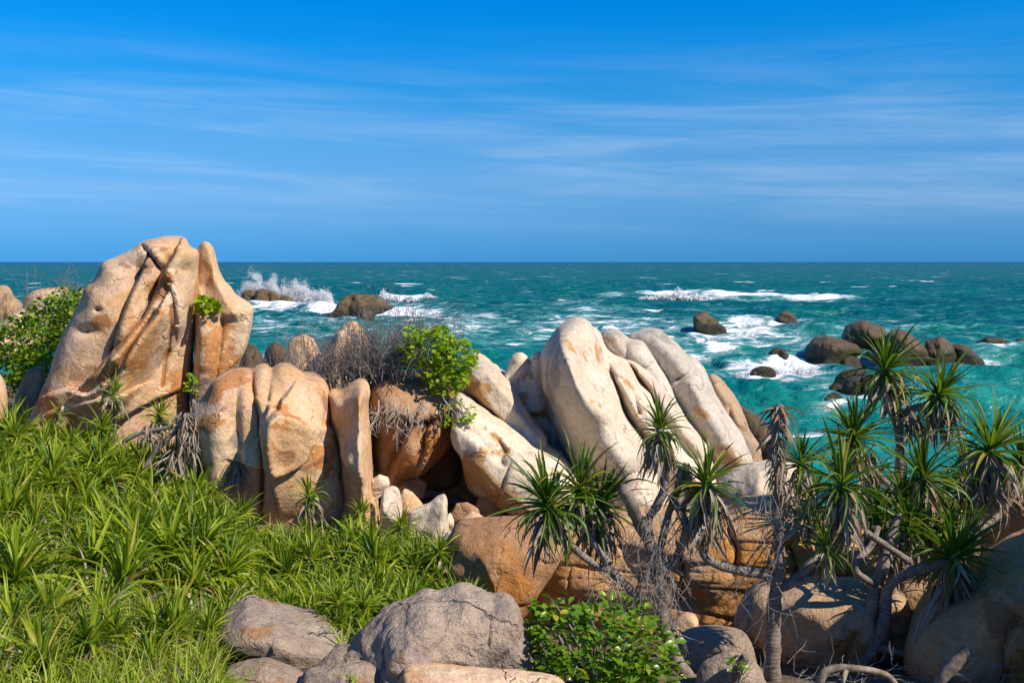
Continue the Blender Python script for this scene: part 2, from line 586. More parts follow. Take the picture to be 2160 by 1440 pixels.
# ------------------------------------------------------------------ sea
FOAM = [  # u, v, ru, rv, strength : where the surf is white
    (600, 648, 110, 7, 1.1), (690, 655, 60, 6, 1.0), (850, 633, 70, 5, 1.1), (835, 658, 120, 11, 0.85), (760, 668, 80, 5, 0.7),
    (1425, 622, 80, 4, 1.2), (1570, 628, 110, 4, 1.1), (1720, 630, 70, 5, 1.2), (1200, 640, 80, 6, 0.35), (1290, 625, 40, 3, 0.5),
    (1640, 785, 105, 17, 1.25), (1740, 812, 45, 14, 0.7), (1560, 772, 35, 10, 0.8), (1500, 700, 70, 12, 0.65),
    (1565, 688, 45, 10, 1.0), (1520, 738, 80, 18, 0.7), (1478, 722, 14, 14, 1.1), (1300, 690, 260, 30, 0.42),
    (1620, 725, 230, 35, 0.5), (1000, 690, 130, 40, 0.42), (900, 705, 170, 26, 0.36), (1050, 720, 90, 20, 0.35), (2110, 738, 60, 10, 0.95),
    (2060, 765, 80, 14, 0.5), (1940, 765, 60, 12, 0.5), (1690, 915, 70, 10, 0.7), (600, 700, 120, 20, 0.28),
    (560, 772, 50, 16, 0.9), (1497, 700, 50, 6, 0.9), (1660, 688, 45, 5, 0.9), (1525, 750, 45, 7, 0.9), (1645, 764, 45, 7, 0.95), (1600, 798, 50, 6, 0.8), (1750, 766, 100, 8, 0.8), (1880, 768, 110, 7, 0.8), (2000, 768, 80, 7, 0.8), (1800, 838, 90, 9, 0.75), (1760, 856, 45, 6, 0.8),
    (1250, 655, 120, 10, 0.35), (1150, 700, 90, 25, 0.45), (1560, 705, 120, 20, 0.6), (1450, 760, 60, 20, 0.5), (570, 690, 60, 8, 0.5), (690, 680, 120, 8, 0.45), (880, 675, 110, 8, 0.6), (1400, 715, 160, 20, 0.42), (1800, 700, 200, 16, 0.3), (1680, 690, 60, 8, 0.6), (1900, 850, 120, 10, 0.2),
]
BREAKERS = [  # crest line in the photo, height m, width m
    ([(1345, 624), (1430, 622), (1560, 629), (1650, 631), (1720, 630), (1800, 636)], 1.15, 3.0),
    ([(1545, 772), (1600, 784), (1660, 786), (1720, 786), (1775, 790)], 0.85, 1.6),
    ([(795, 636), (850, 634), (925, 638)], 1.3, 3.0),
    ([(480, 652), (580, 650), (700, 656)], 1.0, 3.0),
    ([(1535, 690), (1600, 688), (1640, 684)], 0.5, 1.5),
    ([(2060, 744), (2160, 742), (2240, 746)], 0.5, 1.5),
]


def poly_dist(X, Z, P):
    """distance and side (+ = left of travel) of points to an open polyline"""
    best = np.full(X.shape, 1e9)
    side = np.zeros(X.shape)
    for (x0, z0), (x1, z1) in zip(P[:-1], P[1:]):
        dx, dz = x1 - x0, z1 - z0
        l2 = dx * dx + dz * dz + 1e-12
        t_ = np.clip(((X - x0) * dx + (Z - z0) * dz) / l2, 0, 1)
        ex, ez = X - (x0 + t_ * dx), Z - (z0 + t_ * dz)
        d = np.hypot(ex, ez)
        s = np.sign(dx * (Z - z0) - dz * (X - x0))
        up = d < best
        best = np.where(up, d, best)
        side = np.where(up, s, side)
    return best, side


rowsY = [24.0]
while rowsY[-1] < 420:
    rowsY.append(rowsY[-1] * 1.0062)
while rowsY[-1] < 38000:
    rowsY.append(rowsY[-1] * 1.05)
rowsY = np.array(rowsY)
cols = np.concatenate([-np.linspace(3.0, 0.74, 12), np.linspace(-0.7, 0.7, 470), np.linspace(0.74, 3.0, 12)])
SY, SC = np.meshgrid(rowsY, cols, indexing='ij')
SX = SY * SC
dY = SY * 0.0062
H = np.zeros_like(SX)
wr = np.random.default_rng(3)
for k in range(64):
    lam = 1.3 * (12.0 ** (wr.random()))
    ang = wr.normal(math.radians(-112), 0.55)
    kx, ky = math.cos(ang) * 2 * math.pi / lam, math.sin(ang) * 2 * math.pi / lam
    amp = 0.0125 * lam ** 0.72
    fade = np.clip((lam / (2.6 * dY) - 1), 0, 1)
    ph = kx * SX + ky * SY + wr.random() * 6.28
    H += fade * amp * (np.sin(ph) + 0.28 * np.sin(2 * ph + 0.6))
for lam, amp, an in ((34.0, 0.22, -1.72), (23.0, 0.16, -1.45), (47.0, 0.2, -1.6)):
    ph = (math.cos(an) * SX + math.sin(an) * SY) * 2 * math.pi / lam + 1.5 * fbm(np.stack([SX * 0.015, SY * 0.015, SX * 0], -1), 88, 2)
    H += amp * (np.sin(ph) + 0.35 * np.sin(2 * ph + 0.8)) * np.clip(lam / (3 * dY) - 1, 0, 1)
H *= sstep(SY, 24, 60) * 0.6 + 0.4
SU = 1080 + SC * FPX
SV = 552 + CAMZ * FPX / SY
zone = np.zeros_like(H)
for (u, v, ru, rv, s) in FOAM:
    zone = np.maximum(zone, s * np.exp(-(((SU - u) / ru) ** 2 + ((SV - v) / rv) ** 2)))
nz = fbm(np.stack([SX * 0.16, SY * 0.16, SX * 0], axis=-1), 21, 4)
for P, h, w in BREAKERS:
    Q = [tuple(on_sea(u, v)[:2]) for u, v in P]
    d, s = poly_dist(SX, SY, Q)
    prof = np.where(s > 0, np.exp(-(d / (w * 2.2)) ** 2), np.exp(-(d / w) ** 2))
    H += h * prof * np.clip(0.7 + 0.9 * nz, 0.1, 1.6)
V = np.stack([SX, SY, H], axis=-1).reshape(-1, 3)
nr, nc = SX.shape
i, j = np.meshgrid(np.arange(nr - 1), np.arange(nc - 1), indexing='ij')
a = i * nc + j
F = np.stack([a, a + 1, a + nc + 1, a + nc], axis=-1).reshape(-1, 4)

m, t, out = new_mat('sea_water')
tc = N(t, 'ShaderNodeTexCoord')
P0 = tc.outputs['Object']


def snoise(scale, detail, stretch, dist=0.0, rough=0.55):
    mp = N(t, 'ShaderNodeMapping')
    mp.inputs['Scale'].default_value = stretch
    mp.inputs['Rotation'].default_value = (0, 0, 0.35)
    L(t, P0, mp.inputs['Vector'])
    n = N(t, 'ShaderNodeTexNoise', i_Scale=scale, i_Detail=detail, i_Roughness=rough, i_Distortion=dist)
    L(t, mp.outputs[0], n.inputs['Vector'])
    return n.outputs['Fac']


sepP = N(t, 'ShaderNodeSeparateXYZ')
L(t, P0, sepP.inputs[0])
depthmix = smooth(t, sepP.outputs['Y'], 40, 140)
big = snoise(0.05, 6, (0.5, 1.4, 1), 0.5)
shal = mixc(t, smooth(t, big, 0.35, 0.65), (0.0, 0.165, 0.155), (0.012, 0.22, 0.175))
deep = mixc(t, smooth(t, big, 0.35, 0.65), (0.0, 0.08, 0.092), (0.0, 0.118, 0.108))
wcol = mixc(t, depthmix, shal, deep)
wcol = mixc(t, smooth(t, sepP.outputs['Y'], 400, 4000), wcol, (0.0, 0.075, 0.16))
fz = N(t, 'ShaderNodeAttribute', attribute_name='foam')
lace = snoise(0.42, 10, (0.6, 1.5, 1), 1.1, 0.74)
cap = snoise(0.085, 8, (0.65, 1.5, 1), 0.4, 0.62)
f1 = math_node(t, 'MULTIPLY_ADD', fz.outputs['Fac'], 0.36, lace)
foam1 = smooth(t, f1, 0.645, 0.74)
foam2 = smooth(t, cap, 0.63, 0.675)
# crests far out only
foam2 = math_node(t, 'MULTIPLY', foam2, smooth(t, sepP.outputs['Y'], 60, 160, 0.0, 0.85))
foam = math_node(t, 'MAXIMUM', foam1, foam2)
aer = smooth(t, f1, 0.52, 0.68, 0.0, 0.6)
wcol = mixc(t, aer, wcol, (0.16, 0.43, 0.43))
wcol = mixc(t, foam, wcol, (0.82, 0.86, 0.88))
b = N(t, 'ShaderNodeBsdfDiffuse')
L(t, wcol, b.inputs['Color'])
gl = N(t, 'ShaderNodeBsdfGlossy', i_Roughness=0.2)
fr = N(t, 'ShaderNodeFresnel', i_IOR=1.333)
# a choppy sea never shows its true grazing reflectance
gf = math_node(t, 'MINIMUM', math_node(t, 'MULTIPLY', fr.outputs[0], 0.85), 0.22)
gf = math_node(t, 'MULTIPLY', gf, smooth(t, foam, 0, 1, 1.0, 0.1))
r1 = snoise(0.9, 6, (0.8, 1.2, 1), 0.3)
r2 = snoise(0.11, 5, (0.7, 1.3, 1), 0.3)
hh = math_node(t, 'MULTIPLY_ADD', r2, 3.4, math_node(t, 'MULTIPLY', r1, 0.75))
hh = math_node(t, 'MULTIPLY_ADD', foam, 0.08, hh)
bp = N(t, 'ShaderNodeBump')
bp.inputs['Strength'].default_value = 0.9
bp.inputs['Distance'].default_value = 0.8
L(t, hh, bp.inputs['Height'])
for nd in (b, gl, fr):
    L(t, bp.outputs[0], nd.inputs['Normal'])
mx = N(t, 'ShaderNodeMixShader')
L(t, gf, mx.inputs[0])
L(t, b.outputs[0], mx.inputs[1])
L(t, gl.outputs[0], mx.inputs[2])
L(t, mx.outputs[0], out.inputs['Surface'])
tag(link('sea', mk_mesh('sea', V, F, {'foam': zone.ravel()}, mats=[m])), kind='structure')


# ------------------------------------------------------------------ rocks
def surface_nets(phi, org, cell):
    nx, ny, nz_ = phi.shape
    s = phi < 0
    c = s[:-1, :-1, :-1].astype(np.int8)
    tot = np.zeros_like(c)
    for dx in (0, 1):
        for dy in (0, 1):
            for dz in (0, 1):
                tot += s[dx:nx - 1 + dx, dy:ny - 1 + dy, dz:nz_ - 1 + dz]
    act = (tot > 0) & (tot < 8)
    idx = np.full(act.shape, -1, dtype=np.int64)
    ii = np.argwhere(act)
    idx[act] = np.arange(len(ii))
    acc = np.zeros((len(ii), 3))
    cnt = np.zeros(len(ii))
    for ax in range(3):
        o1, o2 = [q for q in range(3) if q != ax]
        for p in (0, 1):
            for q in (0, 1):
                A = ii.copy()
                A[:, o1] += p
                A[:, o2] += q
                B = A.copy()
                B[:, ax] += 1
                fa = phi[A[:, 0], A[:, 1], A[:, 2]]
                fb = phi[B[:, 0], B[:, 1], B[:, 2]]
                cr = (fa < 0) != (fb < 0)
                t_ = np.where(cr, fa / np.where(cr, fa - fb, 1), 0)
                pt = A.astype(float)
                pt[:, ax] += t_
                acc += pt * cr[:, None]
                cnt += cr
    V = acc / np.maximum(cnt, 1)[:, None] * cell + org
    quads = []
    for ax in range(3):
        o1, o2 = (ax + 1) % 3, (ax + 2) % 3
        sl0 = [slice(None)] * 3
        sl1 = [slice(None)] * 3
        sl0[ax] = slice(0, -1)
        sl1[ax] = slice(1, None)
        a_, b_ = s[tuple(sl0)], s[tuple(sl1)]
        e = np.argwhere(a_ != b_)
        e = e[(e[:, o1] > 0) & (e[:, o2] > 0) & (e[:, o1] < phi.shape[o1] - 1) & (e[:, o2] < phi.shape[o2] - 1)]
        q = []
        for (p1, p2) in ((1, 1), (0, 1), (0, 0), (1, 0)):
            c_ = e.copy()
            c_[:, o1] -= p1
            c_[:, o2] -= p2
            q.append(idx[c_[:, 0], c_[:, 1], c_[:, 2]])
        q = np.stack(q, axis=1)
        flip = ~a_[e[:, 0], e[:, 1], e[:, 2]]
        q[flip] = q[flip][:, ::-1]
        quads.append(q)
    quads = np.concatenate(quads)
    quads = quads[(quads >= 0).all(axis=1)]
    return V, quads


def blur(A, r, it=2):
    r = int(max(1, r))
    for _ in range(it):
        for ax in (0, 1):
            pad = [(0, 0), (0, 0)]
            pad[ax] = (r + 1, r)
            B = np.cumsum(np.pad(A, pad, mode='edge'), axis=ax)
            n = A.shape[ax]
            hi = np.take(B, np.arange(2 * r + 1, n + 2 * r + 1), axis=ax)
            lo = np.take(B, np.arange(0, n), axis=ax)
            A = (hi - lo) / (2 * r + 1)
    return A


ROCKS = {}


def rock(name, label, outline, Y, mat, T=None, R=0.6, p=2.2, ops=(), stains=(), cpx=4.0, rough=1.0, seed=None,
         group=None, lump=0.07, curve=True, Tb=None, lean=0.0, facet=0.5, hair=0.04, joints=None):
    """one boulder: its outline at depth Y gives its height and width, T its half depth (m);
    ops carve cracks, ridges, ledges and bulges into its weathered front"""
    seed = seed if seed is not None else len(ROCKS) * 13 + 5
    O = np.array(outline, dtype=float)
    if curve:
        O = catmull(O, 4, closed=True)
    uc, vc = (O[:, 0].min() + O[:, 0].max()) / 2, O[:, 1].max()
    C = at(uc, vc, Y)
    th = math.atan2(C[0], Y)
    fwd = np.array([math.sin(th), math.cos(th), 0])
    rgt = np.array([math.cos(th), -math.sin(th), 0])

    def loc(Pp):
        Pp = np.asarray(Pp, dtype=float)
        ray = np.stack([(Pp[:, 0] - 1080) / FPX, np.ones(len(Pp)), -(Pp[:, 1] - 552) / FPX], axis=1)
        d0 = (C - np.array([0, 0, CAMZ])) @ fwd
        k = d0 / (ray @ fwd)
        W = ray * k[:, None] + np.array([0, 0, CAMZ]) - C
        return np.stack([W @ rgt, W[:, 2]], axis=1)

    Q = loc(O)
    s = Y / FPX
    cell = cpx * s
    lo, hi = Q.min(0), Q.max(0)
    size = min(hi - lo)
    T = T or 0.42 * size
    Tb = Tb or T
    # 2-D field
    nx = int((hi[0] - lo[0]) / cell) + 9
    nzz = int((hi[1] - lo[1]) / cell) + 9
    gx = lo[0] + (np.arange(nx) - 4) * cell
    gzz = lo[1] + (np.arange(nzz) - 4) * cell
    X, Z = np.meshgrid(gx, gzz, indexing='ij')
    X0, Z0 = X, Z
    wn = 0.02 * size * rough
    X = X + wn * fbm(np.stack([X0 / size * 4, Z0 / size * 4, X0 * 0], -1), seed, 3)
    Z = Z + wn * fbm(np.stack([X0 / size * 4, Z0 / size * 4, X0 * 0 + 9], -1), seed + 3, 3)
    d = np.full(X.shape, 1e9)
    ins = np.zeros(X.shape, bool)
    n = len(Q)
    for k in range(n):
        x0, z0 = Q[k]
        x1, z1 = Q[(k + 1) % n]
        dx, dz = x1 - x0, z1 - z0
        t_ = np.clip(((X - x0) * dx + (Z - z0) * dz) / (dx * dx + dz * dz + 1e-12), 0, 1)
        d = np.minimum(d, np.hypot(X - x0 - t_ * dx, Z - z0 - t_ * dz))
        cond = ((z0 > Z) != (z1 > Z)) & (X < (x1 - x0) * (Z - z0) / (z1 - z0 + 1e-12) + x0)
        ins ^= cond
    d = np.where(ins, d, -d)
    db = blur(d, max(1, 0.03 * size / cell), 2)
    d = np.where(d > 0.1 * size, db, d + (db - d) * np.clip(d / (0.1 * size), 0, 1))
    Rm = R * max(d.max(), 1e-3)
    Tf = np.full(X.shape, T)
    Tf += lump * T * 2.0 * fbm(np.stack([X0 / size * 2.2, Z0 / size * 2.2, X0 * 0], -1), seed + 7, 3)
    # planar weathering facets: lower envelope of a few tilted planes
    fr = np.random.default_rng(seed + 900)
    cx_, cz_ = (lo + hi) / 2
    if facet > 0:
        acc = 0
        for k in range(7):
            an = fr.random() * 6.283
            sl = facet * (0.35 + 0.65 * fr.random())
            ox, oz = cx_ + (fr.random() - 0.5) * 0.6 * (hi[0] - lo[0]), cz_ + (fr.random() - 0.5) * 0.6 * (hi[1] - lo[1])
            pl_ = -sl * ((X - ox) * math.cos(an) + (Z - oz) * math.sin(an)) + 0.10 * size * facet
            acc = acc + np.exp(-np.clip(pl_ / (0.010 * size), -60, 60))
        Tf = Tf - 0.010 * size * np.log(acc)
        Tf = np.maximum(Tf, 0.3 * T)
    # straight joints: a few near-parallel splits, one side standing a little proud
    nj = joints if joints is not None else (3 if size > 1.0 else 1)
    ja = fr.uniform(-0.5, 0.5)
    for k in range(nj):
        an = ja + fr.normal(0, 0.12) + (math.pi / 2 if fr.random() < 0.25 else 0)
        ox, oz = lo[0] + fr.random() * (hi[0] - lo[0]), lo[1] + fr.random() * (hi[1] - lo[1])
        sd = (X - ox) * math.cos(an) + (Z - oz) * math.sin(an) + 0.05 * size * fbm(np.stack([X0 / size * 2, Z0 / size * 2, X0 * 0 + k], -1), seed + 60, 3)
        al_ = -(X - ox) * math.sin(an) + (Z - oz) * math.cos(an)
        ext = sstep(np.abs(al_), size * (0.25 + 0.3 * fr.random()), size * 0.15)
        jd = (0.05 + 0.05 * fr.random()) * size
        Tf = Tf + ext * (0.6 * jd * np.where(sd > 0, np.exp(-sd / (0.25 * size)), 0) - 0.35 * jd * np.exp(-(np.abs(sd) / (1.3 * cell)) ** 1.5))
    # hairline cracks
    cn_ = fbm(np.stack([X0 / size * 1.5, Z0 / size * 1.5, X0 * 0 + 4], -1), seed + 71, 4)
    cm_ = sstep(fbm(np.stack([X0 / size * 1.1, Z0 / size * 1.1, X0 * 0 + 8], -1), seed + 73, 2), 0.0, 0.35)
    Tf = Tf - 0.6 * hair * size * np.exp(-(cn_ / 0.022) ** 2) * cm_
    crack = np.zeros(X.shape)
    for op in ops:
        k = op[0]
        if k == 'b':
            (u, v), (ru, rv), A = op[1], op[2], op[3]
            c0 = loc([(u, v)])[0]
            an = op[4] if len(op) > 4 else 0.0
            ex, ez = X - c0[0], Z - c0[1]
            e1 = ex * math.cos(an) + ez * math.sin(an)
            e2 = -ex * math.sin(an) + ez * math.cos(an)
            Tf = Tf + A * np.exp(-((e1 / (ru * s)) ** 2 + (e2 / (rv * s)) ** 2))
            continue
        if k == 't':
            an, per, A = math.radians(op[1]), op[2] * s, op[3]
            ph = (Z * math.cos(an) + X * math.sin(an)) / per + 0.5 * fbm(np.stack([X0 / per * 0.22, Z0 / per * 0.5, X0 * 0], -1), seed + 51, 3)
            fl_ = np.floor(ph)
            hv = hash3(fl_.astype(np.int64), fl_.astype(np.int64) * 0 + 3, fl_.astype(np.int64) * 0, seed)
            fr_ = ph - fl_
            prof = sstep(fr_, 0.0, 0.16) * (1 - 0.55 * fr_)
            Tf = Tf + A * (0.45 + hv) * prof
            continue
        pl = loc(op[1])
        if len(pl) > 2:
            pl = catmull(pl, 4)
        dist, side = poly_dist(X, Z, pl)
        if k == 'l':
            A, w, wf = op[2], max(op[3] * s, 1.6 * cell), op[4] * s
            sd = dist * side
            Tf = Tf + A * np.where(sd > 0, np.clip(1 - np.clip(sd - w, 0, None) / (1.7 * wf), 0, 1) * sstep(sd, -0.2 * w, w), 0)
        elif k == 'g':
            w, A = max(op[2] * s * 0.62, 1.4 * cell), op[3]
            g = np.exp(-(dist / w) ** 1.3)
            Tf = Tf - A * g
            if len(op) > 4:
                crack = np.maximum(crack, op[4] * np.exp(-(dist / (w * 1.6)) ** 2))
        elif k == 'r':
            A, wa, wb = op[2], op[3] * s, op[4] * s
            w = np.where(side > 0, wa, wb)
            q_ = np.clip(1 - dist / w, 0, 1)
            Tf = Tf + A * q_ ** 1.15
        elif k == 's':
            A, w = op[2], op[3] * s
            Tf = Tf + A * sstep(dist * side, -w, w)
        elif k == 'd':
            kk, mx_ = op[2], op[3]
            Tf = Tf - np.where(side < 0, mx_ * (1 - np.exp(-kk * dist / mx_)), 0)
        elif k == 'u':
            kk, mx_ = op[2], op[3]
            Tf = Tf - np.where(side > 0, mx_ * (1 - np.exp(-kk * dist / mx_)), 0)
    Tf = np.maximum(Tf, 0.12 * T)
    ymax = max(Tf.max(), 0.1) + 4 * cell
    ybk = Tb + 4 * cell
    cy = cell * 1.25
    ny = int((ymax + ybk) / cy) + 2
    gy = -ymax + np.arange(ny) * cy
    # anisotropic cells: y scaled
    e = gy[None, :, None] - (lean * (Z0 - lo[1]))[:, None, :]
    tt = np.where(e < 0, Tf[:, None, :], Tb)
    rim = np.clip((Rm - d) / Rm, 0, None)[:, None, :]
    q = (rim ** p + (np.abs(e) / tt) ** p) ** (1 / p) - 1
    q *= min(Rm, T)
    Vv, Fq = surface_nets(q, np.zeros(3), 1.0)
    if len(Fq) == 0:
        return None
    gi = Vv.copy()
    Vl = np.stack([gx[0] + Vv[:, 0] * cell, gy[0] + Vv[:, 1] * cy, gzz[0] + Vv[:, 2] * cell], axis=1)
    # normals for displacement
    nrm = np.zeros_like(Vl)
    fn = np.cross(Vl[Fq[:, 2]] - Vl[Fq[:, 0]], Vl[Fq[:, 3]] - Vl[Fq[:, 1]])
    for c_ in range(4):
        np.add.at(nrm, Fq[:, c_], fn)
    nrm /= np.linalg.norm(nrm, axis=1)[:, None] + 1e-12
    big = fbm(Vl / size * 3.0 + 3.1, seed + 11, 4, 0.55)
    rid = 1 - np.abs(fbm(Vl / size * 2.2 + 1.7, seed + 31, 3, 0.5)) * 2
    fine = fbm(Vl * 7.0, seed + 19, 3)
    Vl = Vl + nrm * (rough * (0.016 * size * big + 0.012 * size * rid) + 0.006 * rough * fine)[:, None]
    # attribute fields
    st = np.zeros((len(Vl), 3))
    ix = np.clip(np.round(gi[:, 0]).astype(int), 0, nx - 1)
    iz = np.clip(np.round(gi[:, 2]).astype(int), 0, nzz - 1)
    st[:, 0] = crack[ix, iz]
    for (ch, (u, v), (ru, rv), an, amt) in stains:  # mostly mineral stains; some blobs paint shading into the dome and slabs
        c0 = loc([(u, v)])[0]
        ex, ez = Vl[:, 0] - c0[0], Vl[:, 2] - c0[1]
        a_ = -math.radians(an)
        e1 = ex * math.cos(a_) + ez * math.sin(a_)
        e2 = -ex * math.sin(a_) + ez * math.cos(a_)
        val = amt * np.exp(-((e1 / (ru * s)) ** 2 + (e2 / (rv * s)) ** 2) * 0.7)
        st[:, ch] = np.maximum(st[:, ch], val)
    W = Vl[:, :1] * rgt + Vl[:, 1:2] * fwd + Vl[:, 2:] * np.array([0, 0, 1.0])
    me = mk_mesh(name, W, Fq, {'stain': st}, mats=[MAT[mat]])
    o = link(name, me, loc=C)
    tag(o, label, 'rock', group)
    ROCKS[label] = o
    return o


BR = 'weathered boulders on the shore'
# --- left massif
rock('boulder', 'tallest tan boulder on the left, deeply furrowed, rising above the horizon',
     [(69, 870), (104, 793), (128, 724), (167, 648), (181, 609), (201, 588), (215, 557), (243, 543), (278, 526), (295, 514),
      (326, 503), (365, 500), (384, 505), (394, 520), (408, 529), (413, 545), (415, 616), (407, 703), (400, 807), (396, 900),
      (392, 1000), (60, 1000), (40, 950)], 19.0, 'warm_granite', T=1.6, R=0.45, p=3.2, lump=0.02, cpx=2.5, facet=0.45, joints=2, rough=0.75,
     ops=[('l', [(362, 532), (337, 571), (319, 609), (306, 644), (278, 682), (243, 724), (205, 765)], 0.46, 3, 48), ('g', [(362, 532), (337, 571), (306, 644), (243, 724)], 3, 0.35, 0.5),
          ('l', [(297, 565), (267, 627), (250, 675), (236, 730)], 0.30, 3, 26), ('g', [(297, 565), (267, 627), (236, 730)], 3, 0.2),
          ('l', [(318, 648), (295, 682), (271, 717), (243, 759), (226, 805)], 0.40, 3, 40), ('g', [(318, 648), (271, 717), (226, 805)], 3, 0.3),
          ('g', [(295, 514), (312, 540), (330, 564)], 3, 0.4), ('l', [(295, 514), (312, 540), (330, 564)], 0.18, 3, 26),
          ('l', [(215, 790), (185, 808), (150, 800), (118, 815)], 0.22, 4, 30),
          ('l', [(260, 800), (215, 812), (160, 830), (110, 850), (60, 880)], 0.15, 6, 30), ('b', (208, 648), (6, 4), -0.16), ('b', (186, 690), (22, 12), -0.14),
          ('l', [(398, 529), (360, 530), (325, 522), (300, 528)], 0.26, 3, 20), ('g', [(346, 635), (345, 720), (335, 800)], 2, 0.08, 0.75),
          ('l', [(345, 600), (352, 622), (358, 670)], 0.14, 3, 24)],
     stains=[(1, (302, 553), (16, 24), 25, 1.0), (1, (262, 560), (14, 6), 20, 0.9), (1, (185, 772), (38, 24), 0, 0.85),
             (0, (290, 750), (24, 9), 20, 1.0), (0, (218, 672), (26, 18), 0, 0.8), (0, (330, 600), (14, 40), 25, 0.9), (1, (330, 606), (10, 18), 0, 0.8),
             (1, (328, 530), (20, 6), -25, 0.9), (0, (344, 733), (6, 10), 0, 1.0), (0, (370, 800), (22, 60), 8, 0.7), (0, (120, 850), (50, 30), 30, 0.6)])
rock('boulder', 'narrow tan spire with a square shoulder right of the tallest boulder',
     [(414, 552), (420, 523), (430, 511), (443, 514), (451, 529), (458, 561), (469, 588), (486, 606), (500, 624), (527, 640),
      (532, 655), (525, 703), (514, 738), (497, 775), (470, 830), (440, 900), (408, 910), (406, 842), (409, 772), (413, 686)],
     19.5, 'warm_granite', T=1.15, R=0.38, p=3.2, seed=41, facet=0.12, joints=0, lump=0.03, rough=0.7, cpx=3.0,
     ops=[('u', [(405, 662), (440, 668), (485, 655), (535, 648)], 1.3, 0.8), ('g', [(470, 665), (465, 720), (455, 790)], 4, 0.10, 0.5),
          ('r', [(440, 515), (448, 560), (458, 600), (480, 640)], 0.25, 40, 30), ('b', (440, 740), (25, 60), 0.2)],
     stains=[(0, (470, 740), (40, 60), -20, 0.75), (0, (446, 580), (5, 26), 0, 1.0), (2, (437, 810), (16, 24), 0, 0.9)])
rock('boulder', 'broad rounded tan boulder with a bulbous front and orange stains',
     [(409, 863), (434, 827), (463, 793), (503, 781), (533, 782), (550, 773), (562, 772), (574, 781), (588, 771), (606, 769),
      (626, 778), (642, 788), (662, 790), (681, 802), (692, 830), (697, 877), (709, 910), (717, 945), (722, 1000), (732, 1060),
      (738, 1150), (420, 1150), (412, 1000), (403, 930)], 16.5, 'warm_granite', T=1.3, R=0.45, p=3.1, lump=0.03, cpx=2.8, rough=0.8, facet=0.4, joints=1,
     ops=[('l', [(536, 778), (543, 823), (550, 850), (551, 895), (555, 942), (557, 1060)], 0.20, 4, 120), ('g', [(536, 778), (543, 823), (550, 850), (551, 895), (555, 942), (557, 1060)], 4, 0.22, 0.6),
          ('l', [(575, 778), (568, 816), (558, 850)], 0.16, 3, 60), ('l', [(583, 826), (563, 850), (558, 880), (558, 915), (566, 948)], 0.34, 9, 62),
          ('d', [(566, 820), (625, 846), (654, 862), (705, 886)], 0.0, 0.1), ('l', [(710, 886), (654, 860), (620, 842), (580, 826)], 0.20, 8, 50),
          ('l', [(560, 950), (592, 953), (634, 934), (652, 900)], 0.20, 5, 46),
          ('b', (470, 900), (34, 110), 0.25), ('b', (640, 1010), (70, 60), 0.12), ('l', [(510, 800), (505, 880), (512, 960), (508, 1040)], 0.12, 14, 40),
          ('u', [(409, 850), (470, 812), (560, 800), (640, 806), (700, 850)], 0.5, 0.4)],
     stains=[(0, (490, 792), (34, 10), -12, 1.05), (0, (455, 815), (24, 12), -35, 1.0), (0, (449, 868), (24, 16), -15, 1.0), (1, (520, 832), (6, 5), 0, 1), (0, (672, 928), (24, 20), 20, 1.1),
             (1, (600, 918), (18, 16), 0, 0.75), (1, (680, 835), (6, 14), -20, 1.0), (0, (690, 872), (16, 5), 20, 1.0), (2, (505, 900), (12, 60), 0, 0.75),
             (1, (640, 943), (50, 5), -14, 0.8), (0, (612, 981), (6, 6), 0, 1.0), (0, (707, 970), (4, 10), 0, 1), (0, (440, 1010), (30, 60), 0, 0.7), (0, (600, 860), (30, 40), 0, 0.6)])
rock('boulder', 'upright fin-shaped boulder with a sharp ridge between the rounded boulder and the cave',
     [(694, 829), (719, 828), (745, 811), (759, 802), (771, 806), (779, 823), (777, 859), (782, 913), (785, 1000), (797, 1065),
      (806, 1150), (722, 1150), (722, 1000), (716, 930), (697, 880)], 16.2, 'warm_granite', T=0.95, R=0.5, p=2.4, seed=77, facet=0.15, joints=0,
     ops=[('d', [(762, 800), (757, 860), (758, 920), (764, 1000), (778, 1100)], 1.3, 0.6), ('r', [(760, 802), (757, 860), (758, 920), (764, 1000), (775, 1100)], 0.55, 26, 70), ('b', (728, 945), (26, 40), 0.35), ('b', (735, 885), (20, 16), -0.2)],
     stains=[(2, (735, 960), (10, 30), 10, 0.6)])
rock('boulder', 'low flake of tan rock leaning on the rounded boulder beside the fin',
     [(716, 960), (722, 950), (728, 965), (730, 1010), (738, 1070), (740, 1130), (718, 1130), (716, 1040)], 15.7, 'warm_granite', T=0.16, cpx=3)
# --- rocks round the cave
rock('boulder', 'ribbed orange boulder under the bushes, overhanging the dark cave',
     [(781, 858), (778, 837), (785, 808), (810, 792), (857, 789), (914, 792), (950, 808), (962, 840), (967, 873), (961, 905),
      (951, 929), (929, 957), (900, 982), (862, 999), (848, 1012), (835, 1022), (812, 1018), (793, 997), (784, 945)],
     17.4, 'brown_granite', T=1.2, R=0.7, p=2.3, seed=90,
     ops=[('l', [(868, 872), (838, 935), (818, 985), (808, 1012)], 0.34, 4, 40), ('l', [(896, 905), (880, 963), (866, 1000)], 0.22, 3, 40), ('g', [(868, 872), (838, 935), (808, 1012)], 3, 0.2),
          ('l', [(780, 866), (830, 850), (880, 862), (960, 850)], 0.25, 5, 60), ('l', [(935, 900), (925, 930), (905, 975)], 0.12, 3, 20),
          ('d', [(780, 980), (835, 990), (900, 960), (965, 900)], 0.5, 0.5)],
     stains=[(0, (925, 910), (34, 34), -40, 1.0), (0, (855, 955), (22, 40), 30, 0.9), (1, (900, 860), (24, 18), 0, 0.6)])
